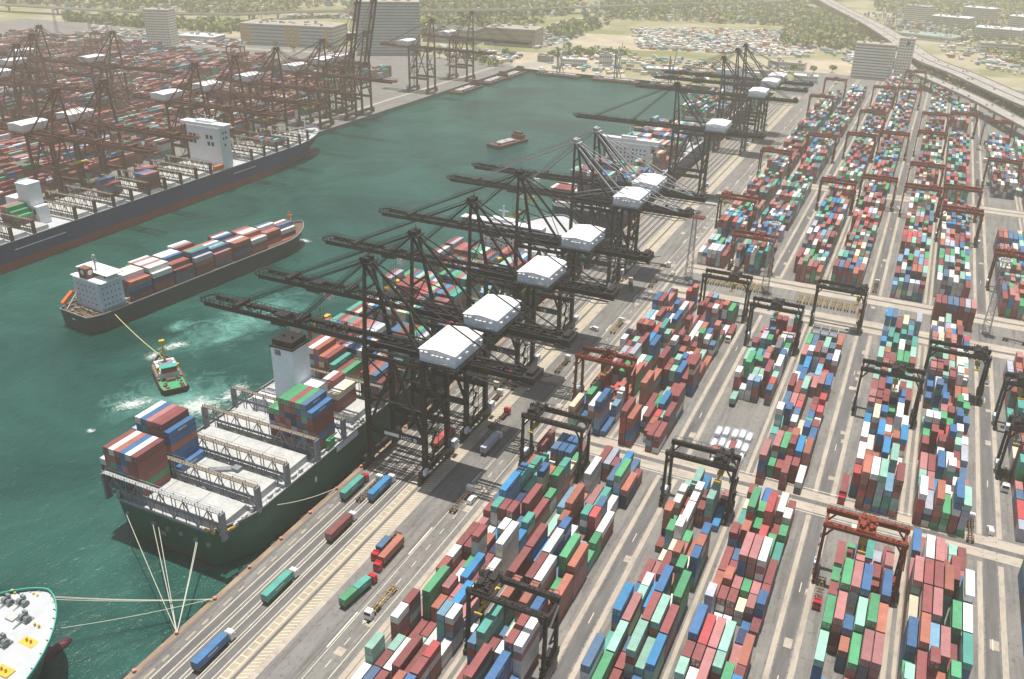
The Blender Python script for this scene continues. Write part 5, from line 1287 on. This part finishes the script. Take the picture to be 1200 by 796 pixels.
for i in range(12):
    for s in (-1,1): b.tube((s*5.6,2+i*2.0,-2.7),(s*6.1,2+i*2.0,-2.7),.8,n=10)
for i in range(6): b.tube((-3.8+i*1.5,-.5,-2.6),(-3.8+i*1.5,-.1,-2.6),.7,n=10)
b.build_each('tyre_fender', M['tyre'], tg)
tag(tg, 'small tug with green aft deck, white superstructure and yellow mast', 'tug boat')
def rope(pts, mk_, label, r=.16, sag=0, grp=None):
    a, b_ = Vector(pts[0]), Vector(pts[1]); mb = MB(); n = 14
    P = [a.lerp(b_, i/n)-Vector((0,0,sag*4*(i/n)*(1-i/n))) for i in range(n+1)]
    for i in range(n): mb.tube(P[i], P[i+1], r, n=6, cap=(i in (0,n-1)))
    o = mb.build('mooring_line', M[mk_]); tag(o, label, 'rope', grp)
rope([(-353.5,286,4.8),(-306.0,268.5,0.2)], 'towrope', 'yellow tow rope from the feeder ship stern quarter to the tug', .22, 1.2)
for i, (x, z, lab) in enumerate(((-216.9,8.4,'longest mooring rope from the left of the green stern'),(-205,8.4,'mooring rope from left of the middle of the green stern'),(-202.6,8.2,'mooring rope from the middle of the green stern'),(-186.4,8.0,'steep pale rope from the right of the green stern, left strand'),(-185.9,8.0,'steep pale rope from the right of the green stern, right strand'))):
    rope([(x,164.6,z),(-169.3+i*.07,136.7,1.0)], 'rope', lab, .12, .6, 'mooring ropes to the quay')
for i, (x, y) in enumerate(((-204.5,121.6),(-203.0,121.7),(-201.6,121.4),(-194.5,116.5))):
    rope([(x+1.5,y,13.5 if i < 3 else 9.5),(-169.4,151.8+i*.15,.9)], 'rope', ['uppermost rope from the corner bow to the quay','second rope from the corner bow to the quay','third rope from the corner bow to the quay','lowest rope, from the side of the corner bow'][i], .10, .8, 'mooring ropes to the quay')
rope([(-173.6,190,10),(-169.4,216.8,1.0)], 'rope', 'slack rope from the green hull side to the quay edge', .13, 1, 'mooring ropes to the quay')
# bollards and fenders
bp_ = None
for i in range(22):
    y = 104.4+i*16.15; b = MB()
    if bp_ is None:
        b.tube((0,0,0),(0,0,.7),.42,.36,n=10); b.tube((0,0,.7),(0,0,1.0),.62,.6,n=10); bp_ = b.build('bollard', [M['orange']]); bp_.data.materials[0] = mat('faded_pink_bollard', (.50,.18,.16)); r = bp_
    else: r = copy_tree(bp_)
    r.location = (-169.3, y, .35 if False else .02); tag(r, f'faded pink bollard on the quay edge, {ordw(i)} from the camera end', 'bollard', 'bollards along the quay edge')
fp_ = None
for i in range(22):
    if fp_ is None: b = MB(); b.box(-1.0,-1.3,-3.4,0,1.3,-.15); b.box(-1.15,-1.5,-3.2,-1.0,1.5,-.4); fp_ = b.build('quay_fender', M['tyre']); r = fp_
    else: r = copy_tree(fp_)
    r.location = (QX-.01, 102+i*16.15, 0); tag(r, f'black rubber fender on the quay wall, {ordw(i)} from the camera end', 'fender', 'fenders on the quay wall')
# barges
def barge(x, y, rz, L_, W_, lab, crane=False, cargo=None):
    r = empty('barge', (x,y,0), rz)
    b = MB(); b.hexa([(-W_/2,-L_/2,WZ-1.5),(W_/2,-L_/2,WZ-1.5),(W_/2,L_/2-2,WZ-1.5),(-W_/2,L_/2-2,WZ-1.5),(-W_/2,-L_/2-1,-1.4),(W_/2,-L_/2-1,-1.4),(W_/2,L_/2,-1.4),(-W_/2,L_/2,-1.4)]); b.build('hull', M['crane'], r)
    b = MB(); b.box(-W_/2+.5,-L_/2,-1.39,W_/2-.5,L_/2-1,-1.1); b.build('deck', M['cranebrown'], r)
    b = MB(); b.box(-W_*.36,L_/2-9,-1.09,W_*.36,L_/2-3,3.2); b.box(-W_*.26,L_/2-8,3.2,W_*.26,L_/2-4,5.6); b.build('wheelhouse', M['cranebrown'] if not crane else M['white'], r)
    b = MB(); b.box(-W_*.26,-L_/2+5,-1.09,W_*.26,L_/2-15,.3); b.build('hold_cover', M['grey'], r)
    b = MB()
    for _ in range(14): b.rbox(random.uniform(-W_*.42,W_*.42),random.uniform(-L_*.45,L_*.4),-1.09,random.uniform(.6,2.5),random.uniform(.6,2.5),random.uniform(.5,2.2),random.random())
    b.build_each('deck_gear', M['chassis'], r)
    if crane:
        b = MB()
        for s in (-1,1): b.bar((s*W_*.3,0,-1),(0,2,34),1.1); 
        b.bar((0,-8,-1),(0,2,34),.8); b.build('a_frame', M['tan'], r)
        b = MB(); b.bar((0,-2,1),(8,-4,44),1.6,w2=.8); b.build('derrick_boom', M['grey'], r)
    tag(r, lab, 'barge', 'barges in the basin'); return r
barge(-349,746,radians(-14),42,16,'lone brown barge crossing the middle of the basin')
barge(-452,1119,pi/2,60,16,'dark barge moored at the far end of the basin, left of the derricks',True)
barge(-372,1119,pi/2,62,17,'derrick barge at the far end of the basin with tall pale frame',True)
barge(-300,1118,pi/2,52,16,'barge at the far end of the basin partly behind the far booms',True)
for i, (x, y) in enumerate(((-508,965),(-507,1040),(-505,1090))):
    barge(x, y, 0, 58, 17, ['barge below the far pair of left quay cranes','barge beyond the far pair of left quay cranes','barge in the far left corner of the basin'][i])
    ship_y = y
# ------------------------------------------------------------------ buildings beyond the terminal
def building(name, x, y, lx, ly, h, rz, wall, lab, floors=None, win='band', roofm='concrete', bays=None, inset=.12, z=0, cat='building', vertical=False):
    r = empty(name, (x,y,z), rz)
    b = MB(); b.box(-lx/2,-ly/2,0,lx/2,ly/2,h); wl_ = b.build('wall', M[wall], r)
    floors = floors or int(h/3.6); fh = h/floors
    def face(sd, a, c, z0, z1, mb, d=.06, mi=0):   # a panel on side sd: 0 south, 1 east, 2 west
        if sd == 0: mb.box(a, -ly/2-d, z0, c, -ly/2-.002, z1, mi)
        elif sd == 1: mb.box(lx/2+.002, a, z0, lx/2+d, c, z1, mi)
        else: mb.box(-lx/2-d, a, z0, -lx/2-.002, c, z1, mi)
    for sd in (0, 1, 2):
        half = (lx if sd == 0 else ly)/2
        if vertical:
            n = bays or 4; w_ = 2*half/n
            for i in range(n):
                b = MB(); face(sd, -half+(i+.25)*w_, -half+(i+.75)*w_, 3, h-2, b)
                for f in range(floors): face(sd, -half+(i+.2)*w_, -half+(i+.8)*w_, f*fh+.2, f*fh+1.2, b, .3, 1)
                b.build('window_strip', [M['glassblue'], M[wall]], r)
            continue
        for f in range(floors):
            z0 = f*fh+fh*.42; z1 = f*fh+fh*.80; b = MB(); face(sd, -half+.8, half-.8, z0, z1, b)
            if win == 'grid':
                n = max(3, int(half*2/3.6))
                for i in range(1, n): q = -half+.8+(2*half-1.6)*i/n; face(sd, q-.5, q+.5, z0-.1, z1+.1, b, .16, 1)
            b.build('window', [M['glassblue'], M[wall]], r)
    b = MB(); b.box(-lx/2-.3,-ly/2-.3,h+.01,lx/2+.3,ly/2+.3,h+.9); b.build('roof', M[roofm], r)
    rf = kids(r,'roof')[0]
    b = MB()
    for i in range(int(3+lx*ly/500)): b.rbox(random.uniform(-lx*.38,lx*.38),random.uniform(-ly*.38,ly*.38),h+.9,random.uniform(2,6),random.uniform(2,5),random.uniform(1,3.4),0)
    b.build_each('roof_unit', M['grey'], rf)
    tag(r, lab, cat); return r
M['cream_wall'] = mat('cream_facade', (.82,.79,.70), rough=.8, var=.08, scale=.05)
M['grey_wall'] = mat('grey_facade', (.42,.44,.42), rough=.7, var=.12, scale=.05)
M['pale_wall'] = mat('pale_facade', (.62,.61,.56), rough=.8, var=.1, scale=.05)
M['tan_wall'] = mat('tan_facade', (.36,.27,.18), rough=.8, var=.12, scale=.05)
M['green_roof'] = mat('pale_green_roof', (.26,.34,.30), rough=.7, var=.1, scale=.03)
M['dk_roof'] = mat('dark_roof', (.14,.13,.11), rough=.8, var=.3, scale=.05)
building('office_building', -76.5, 1312, 50, 26, 44, 0, 'cream_wall', 'wide cream office block with window bands behind the container yard', floors=12, roofm='concrete')
ot = building('office_tower', -39.5, 1309, 19, 24, 54, 0, 'cream_wall', 'narrow office tower with round blue emblem joined to the cream office block', floors=15, win='grid', roofm='concrete')
b = MB(); b.tube((2,-12.3,49),(2,-12.1,49),2.6,n=20); b.build('roof_emblem', M['c_b'], ot)
building('apartment_tower', -1040, 1015, 36, 26, 53, radians(20), 'cream_wall', 'white round cornered tower block in the left terminal with window grid', floors=15, win='grid')
building('office_building', -735, 1150, 92, 46, 72, radians(33), 'grey_wall', 'large grey green office complex beyond the left quay', floors=18)
building('warehouse', -905, 1150, 150, 60, 30, radians(14), 'grey_wall', 'very long grey warehouse with orange vertical stripes', floors=6, roofm='concrete')
wh = [o for o in bpy.data.objects if base(o.name) == 'warehouse'][-1]
b = MB()
for x in (-70,-62,2,10,18,64): b.box(x-2.6,-30.3,0,x+2.6,-30.07,31)
b.build_each('orange_stripe', mat('orange_stripe_paint', (.55,.28,.06)), wh)
building('shed', -1040, 1095, 60, 34, 9, radians(12), 'pale_wall', 'low white roofed shed right of the white tower block', floors=2, roofm='white', win='grid')
building('warehouse', -618, 1335, 84, 50, 26, radians(8), 'tan_wall', 'tan warehouse with a flat pale roof beyond the basin corner', floors=4, roofm='concrete')
building('warehouse', -716, 1318, 90, 56, 20, radians(8), 'tan_wall', 'low tan warehouse left of the tan flat roofed warehouse', floors=3, roofm='dk_roof')
gs = building('shed', -20, 1818, 100, 52, 8, radians(-22), 'pale_wall', 'long pale green roofed shed beside the viaduct bend', floors=1, roofm='green_roof')
rb = [(-52,2085,48,34,34,'pale_wall','white block behind the viaduct bend'),(12,2030,70,40,22,'grey_wall','low grey block right of the white block'),(92,1905,76,44,18,'grey_wall','flat dark roofed depot near the right edge'),
      (86,1700,56,30,14,'pale_wall','pale shed row right of the green roofed shed'),(150,1640,60,40,18,'tan_wall','tan depot at the right edge above the viaduct'),(140,1480,44,26,14,'pale_wall','pale shed at the right edge beside the viaduct'),
      (62,2180,60,36,30,'grey_wall','grey block far behind the white block'),(150,2080,70,40,26,'pale_wall','broad pale block in the upper right corner'),
      (130,2720,60,24,90,'pale_wall','pale tower pair, left one, at the top right'),(200,2750,60,24,96,'pale_wall','pale tower pair, right one, at the top right')]
for x, y, lx, ly, h, wl_, lab in rb: building('building', x, y, lx, ly, h, radians(random.uniform(-25,5)), wl_, lab, roofm=random.choice(('concrete','dk_roof','white')))
k = 0
for x, y in ((-1180,2080),(-1120,2110),(-1050,2140),(-990,2175),(-930,2200),(-880,2240),(-820,2265),(-760,2300),(-700,2330),(-640,2365),(-580,2395),(-1250,2010),(-1310,1960),(-1380,1905),(-520,2440),(-455,2470)):
    building('residential_tower', x, y, random.uniform(20,30), 20, random.uniform(80,120), radians(25+random.uniform(-8,8)), 'pale_wall', f'pale residential tower, {ordw(k)} from its row start, along the top edge of the photo', floors=26, vertical=True); k += 1
# low sheds of the lorry park beyond the basin
for i, (x, y, lx, ly, h, m_, lab) in enumerate(((-455,1185,34,14,10,'white','white shed behind the basin end, left of the derricks'),(-420,1215,18,18,16,'pale_wall','pale square block behind the derrick barges'),(-330,1185,40,16,8,'white','white hall behind the derrick barge'),(-505,1200,20,12,8,'tan_wall','small tan shed at the road beyond the basin corner'),
     (-270,1200,46,16,7,'pale_wall','long pale shed right of the white hall'),(-215,1240,40,20,9,'grey_wall','grey shed beyond the far quay cranes'),(-150,1230,30,14,8,'white','white shed left of the office block'),(-190,1330,50,20,9,'pale_wall','pale shed left of and behind the office block'),(-880,1240,60,22,10,'white','white flat roof beyond the striped warehouse'))):
    building('shed', x, y, lx, ly, h, radians(random.uniform(-6,20)), 'pale_wall' if m_ == 'white' else m_, lab, floors=2, win='grid', roofm='white' if m_ == 'white' else 'concrete')
# scattered stores, trucks and containers of the lorry park: nobody could count them
b = MB()
cs_ = [(.7,.7,.68),(.55,.52,.45),(.62,.6,.55),(.35,.12,.08),(.1,.2,.35),(.2,.35,.3),(.75,.75,.75),(.5,.4,.3)]
def scatter(n, P, hmin=1.5, hmax=5):
    for _ in range(n):
        u, v = random.random(), random.random()
        x = P[0][0]*(1-u)*(1-v)+P[1][0]*u*(1-v)+P[2][0]*u*v+P[3][0]*(1-u)*v; y = P[0][1]*(1-u)*(1-v)+P[1][1]*u*(1-v)+P[2][1]*u*v+P[3][1]*(1-u)*v
        b.rbox(x, y, 0, random.uniform(3,12), random.uniform(2.4,7), random.uniform(hmin,hmax), random.choice((0,.2,1.5,1.8))+random.uniform(-.1,.1), 0, random.choice(cs_), bottom=False)
scatter(1500, ((-430,1400),(-180,1450),(-190,1830),(-520,1640)))
scatter(260, ((-500,1150),(-180,1150),(-180,1330),(-470,1330)))
scatter(260, ((-640,1160),(-540,1160),(-560,1240),(-700,1240)))
scatter(380, ((20,1560),(190,1300),(230,1900),(-40,2000)))
scatter(260, ((-1250,1050),(-960,1060),(-960,1130),(-1300,1120)))
scatter(420, ((-760,1420),(-560,1300),(-560,1500),(-780,1620)))
scatter(300, ((-60,1330),(20,1330),(-40,1560),(-180,1560)))
scatter(420, ((-100,1900),(180,1850),(260,2500),(-150,2450)), 3, 12)
scatter(360, ((-1700,1300),(-1250,1400),(-1150,1800),(-1700,1650)), 3, 9)
scatter(300, ((-850,1700),(-420,2000),(-480,2250),(-900,2000)), 3, 10)
scatter(500, ((-640,1760),(-240,1880),(-330,2420),(-760,2180)), 3, 12)
scatter(500, ((-1080,1520),(-700,1760),(-820,2200),(-1300,1960)), 3, 12)
scatter(350, ((-150,1900),(250,2100),(300,2900),(-200,2900)), 4, 14)
scatter(180, ((-1150,1420),(-900,1500),(-870,1560),(-1150,1480)))
scatter(150, ((60,980),(110,900),(100,780),(60,780)))
o = b.build('lorry_park', M['attr']); tag(o, 'dense scatter of parked lorries, sheds and stored goods beyond the basin', 'lorry park', kind='stuff')
# sand and road surfaces
b = MB(); b.poly([(-560,1360),(-400,1390),(-430,1560),(-600,1530)], -.5, .06); b.poly([(-515,1127),(-360,1127),(-430,1300),(-610,1260)], -.5, .03); b.poly([(-170,1317),(60,1317),(-60,1500),(-190,1420)], -.5, .03); b.poly([(-430,1400),(-180,1450),(-190,1830),(-520,1640)], -.5, .03)
tag(b.build('bare_ground', mat('sandy_ground', (.40,.34,.25), rough=.95, var=.25, scale=.03)), kind='structure')
def road(name, pts, w, z0, m_, deck=True, label=None):
    b = MB(); P = []
    V = [Vector((x,y,0)) for x, y in pts]; S = []
    for i in range(len(V)-1):                     # smooth with catmull-rom
        p0 = V[max(0,i-1)]; p1 = V[i]; p2 = V[i+1]; p3 = V[min(len(V)-1,i+2)]
        for k in range(8):
            t = k/8; S.append(.5*((2*p1)+(p2-p0)*t+(2*p0-5*p1+4*p2-p3)*t*t+(3*p1-p0-3*p2+p3)*t**3))
    S.append(V[-1])
    for i, p in enumerate(S):
        d = (S[min(i+1,len(S)-1)]-S[max(i-1,0)]).normalized(); n = Vector((-d.y,d.x,0)); P.append((p, n))
    th = 1.6 if z0 > 2 else .3
    def strip(mb, o0, o1, za, zb):
        for i in range(len(P)-1):
            (p, n), (q, m2) = P[i], P[i+1]
            A = [p-n*o1, q-m2*o1, q-m2*o0, p-n*o0]
            mb.hexa([(v.x,v.y,za) for v in A]+[(v.x,v.y,zb) for v in A])
    if z0 <= 2:
        strip(b, -w/2, w/2, z0-th, z0); o = b.build(name, m_); tag(o, kind='structure'); return
    r = empty(name)
    strip(b, -w/2, w/2, z0-th, z0); b.build('road_deck', m_, r)
    b = MB(); strip(b, -w/2-.35, -w/2-.01, z0-th, z0+1.0); strip(b, w/2+.01, w/2+.35, z0-th, z0+1.0)
    if w > 20: strip(b, -.3, .3, z0+.005, z0+.9)
    b.build('parapet', M['concrete'], r)
    b = MB()
    lanes = int(w/3.8)
    for l in range(1, lanes):
        off = -w/2+w*l/lanes
        if abs(off) < 1: continue
        for i in range(len(P)-1):
            if i % 2: continue
            p, n = P[i]; q = P[i+1][0]; a = p-n*off; c = a+(q-p)*.6; b.bar((a.x,a.y,z0+.01),(c.x,c.y,z0+.01),.25,.02)
    b.build('lane_marking', M['white'], r)
    for i in range(0, len(P), 3):
        b = MB(); p, n = P[i]; b.bar((p.x,p.y,0),(p.x,p.y,z0-th-2.2),2.4,2.4); b.bar(tuple(p-n*w*.4+Vector((0,0,z0-th-1.2))),tuple(p+n*w*.4+Vector((0,0,z0-th-1.2))),2.2,2.2); b.build('pier', M['concrete'], r)
    tag(r, label, 'viaduct', 'elevated roads at the back')
    return P
VA = road('viaduct', [(-330,2560),(-262,2320),(-190,2080),(-120,1850),(-60,1620),(-15,1430),(35,1310),(100,1135),(190,930),(330,640)], 34, 15, M['roadc'], label='wide elevated highway curving from the top towards the right edge')
VB = road('viaduct', [(-60,1500),(-30,1330),(5,1240),(50,1130),(100,985),(170,800),(260,560)], 16, 14.0, M['roadc'], label='narrower elevated ramp in front of the wide highway')
VC = road('viaduct', [(-1950,1080),(-1650,1195),(-1380,1245),(-1200,1310),(-1110,1430),(-960,1580),(-800,1720),(-600,1990),(-390,2250),(-250,2600)], 22, 12, M['roadc'], label='long elevated road along the top left of the photo')
road('road', [(-520,1135),(-500,1250),(-560,1400),(-640,1560),(-665,1700),(-600,1900)], 30, .1, M['roadc'])
road('road', [(-540,1170),(-640,1190),(-820,1100),(-1000,1060),(-1300,1030)], 12, .08, M['roadc'])
road('road', [(40,1700),(120,1500),(220,1300)], 14, .08, M['roadc'])
# cars on the highway
cp = None; k = 0
for P_, offs in ((VA, (-12,-7,5,10)), (VC, (-4,4)), (VB, (-3,3))):
    for i in range(2, len(P_)-2, 3):
        p, n = P_[i]; d = (P_[i+1][0]-p).normalized()
        for of in offs:
            if random.random() < .45: continue
            q = p-n*of
            if cp is None:
                cp = empty('car'); b = MB(); b.box(-.9,-2.2,.35,.9,2.2,.95); b.build('body', M['cabwhite'], cp); b = MB(); b.hexa([(-.8,-1.5,.96),(.8,-1.5,.96),(.8,1.1,.96),(-.8,1.1,.96),(-.65,-1.1,1.5),(.65,-1.1,1.5),(.65,.5,1.5),(-.65,.5,1.5)]); b.build('cabin', M['glass'], cp)
                wheels(cp, (-1.3,1.3), .95, .34); r = cp
            else: r = copy_tree(cp)
            r.location = (q.x, q.y, (15.02 if P_ is VA else 12.02 if P_ is VC else 14.02)); r.rotation_euler[2] = math.atan2(-d.x, d.y)
            k += 1; tag(r, 'small pale car driving on the '+('wide curving highway behind the office block' if P_ is VA else 'elevated road along the top left edge' if P_ is VC else 'narrow ramp in front of the wide highway'), 'car', 'cars on the elevated roads')
# ------------------------------------------------------------------ vegetation
def crown(mb, x, y, z, r, h, n, cbase, lf=1.4, sq=1.0):
    """leaf clumps spread through a crown volume"""
    for _ in range(n):
        a = random.random()*2*pi; u = random.random()**.4; t = random.random()
        rr = r*u*(1-abs(2*t-1)**2.2*.55)
        px, py, pz = x+cos(a)*rr, y+sin(a)*rr, z+t*h
        s = lf*random.uniform(.6,1.35); q = random.uniform(.7,1.35)
        c = tuple(v*q for v in cbase)
        vx = Vector((random.gauss(0,1),random.gauss(0,1),random.gauss(0,.6))).normalized(); vy = Vector((random.gauss(0,1),random.gauss(0,1),random.gauss(0,1))).normalized()
        vy = (vy-vx*vy.dot(vx)).normalized(); P0 = Vector((px,py,pz))
        mb.quad([tuple(P0-vx*s-vy*s*.7), tuple(P0+vx*s-vy*s*.6), tuple(P0+vx*s*.8+vy*s*.8), tuple(P0-vx*s*.7+vy*s*.7)], 0, c)
GC = [(.17,.20,.05),(.21,.23,.06),(.13,.16,.04),(.26,.26,.08)]
wood = MB()
def woods(P, n, r0=5, r1=9):
    for _ in range(n):
        u, v = random.random(), random.random()
        x = P[0][0]*(1-u)*(1-v)+P[1][0]*u*(1-v)+P[2][0]*u*v+P[3][0]*(1-u)*v; y = P[0][1]*(1-u)*(1-v)+P[1][1]*u*(1-v)+P[2][1]*u*v+P[3][1]*(1-u)*v
        r = random.uniform(r0, r1); crown(wood, x, y, random.uniform(1,3), r, r*1.3, 14, random.choice(GC), lf=r*.42)
woods(((-1900,1270),(-1180,1400),(-1250,2000),(-2300,1700)), 1100)
woods(((-1080,1520),(-700,1760),(-820,2200),(-1300,1960)), 900)
woods(((-640,1760),(-240,1880),(-330,2420),(-760,2180)), 750)
woods(((-880,1380),(-700,1320),(-690,1640),(-960,1500)), 420)
woods(((-240,1560),(-90,1560),(-180,2000),(-330,2300)), 420)
woods(((-1400,1150),(-1060,1180),(-1080,1290),(-1450,1190)), 300)
woods(((-620,1440),(-560,1440),(-580,1700),(-640,1700)), 90)
woods(((-150,2300),(250,2150),(300,2900),(-200,3000)), 800)
woods(((-60,1440),(30,1180),(50,1260),(-30,1600)), 60, 3, 6)
woods(((40,1230),(110,1010),(140,1060),(90,1260)), 70, 3, 6)
woods(((-560,1120),(-530,1120),(-600,1180),(-640,1180)), 40, 3, 5)
woods(((-60,2150),(120,1500),(220,1500),(150,2250)), 200, 4, 7)
woods(((-520,1230),(-440,1300),(-420,1340),(-540,1340)), 60, 3, 6)
o = wood.build('woodland', M['leaf']); tag(o, 'yellow green woods covering the slopes behind the port', 'woodland', kind='stuff')
k = 0
TR = [(-650,1150),(-632,1142),(-672,1158),(-604,1150),(-590,1165),(-900,1095),(-860,1088),(-820,1096),(-780,1080),(-480,1262),(-462,1268),(-445,1280),(-150,1300),(-128,1326),(-175,1296),(-22,1330),(-8,1316),(-12,1352),(-560,1200),(-575,1215)]
tcr = None
for i, (x, y) in enumerate(TR):
    if tcr is None or i % 5 == 0:
        r = empty('tree'); b = MB(); b.tube((0,0,0),(0.2,0,4.5),.4,.2); b.bar((0,0,3.4),(2,1,6.5),.22,w2=.1); b.bar((0,0,3.2),(-1.6,-1.4,6.2),.22,w2=.1); b.build('trunk', M['bark'], r)
        b = MB(); 
        for q in range(5): crown(b, random.uniform(-2.2,2.2), random.uniform(-2.2,2.2), 3.6+random.uniform(0,1.5), 2.6, 3.8, 60, random.choice(GC), lf=.75)
        b.build('crown', M['leaf'], r); tcr = r
    else: r = copy_tree(tcr)
    r.location = (x, y, 0); r.scale = (1.2,1.2,random.uniform(.95,1.4)); r.rotation_euler[2] = random.random()*6
    wh_ = 'behind the basin corner' if x < -560 and x > -700 else 'before the grey office complex' if x <= -700 else 'near the road behind the derricks' if x < -400 else 'beside the cream office block'
    tag(r, f'{ordw(i)} small round tree of the far planting, {wh_}', 'tree', 'single trees around the far buildings')
# ------------------------------------------------------------------ haze
hz = MB(); hz.box(-4200,-380,-16,2900,5400,206)
hm = bpy.data.materials.new('haze_air'); hm.use_nodes = True; t = hm.node_tree; t.nodes.clear()
pv = t.nodes.new('ShaderNodeVolumePrincipled'); pv.inputs['Color'].default_value = (1.0,.965,.82,1); pv.inputs['Density'].default_value = HAZE; pv.inputs['Anisotropy'].default_value = .3
ou = t.nodes.new('ShaderNodeOutputMaterial'); t.links.new(pv.outputs[0], ou.inputs['Volume'])
o = hz.build('haze', hm); tag(o, 'pale warm haze hanging over the whole port', 'haze', kind='stuff')
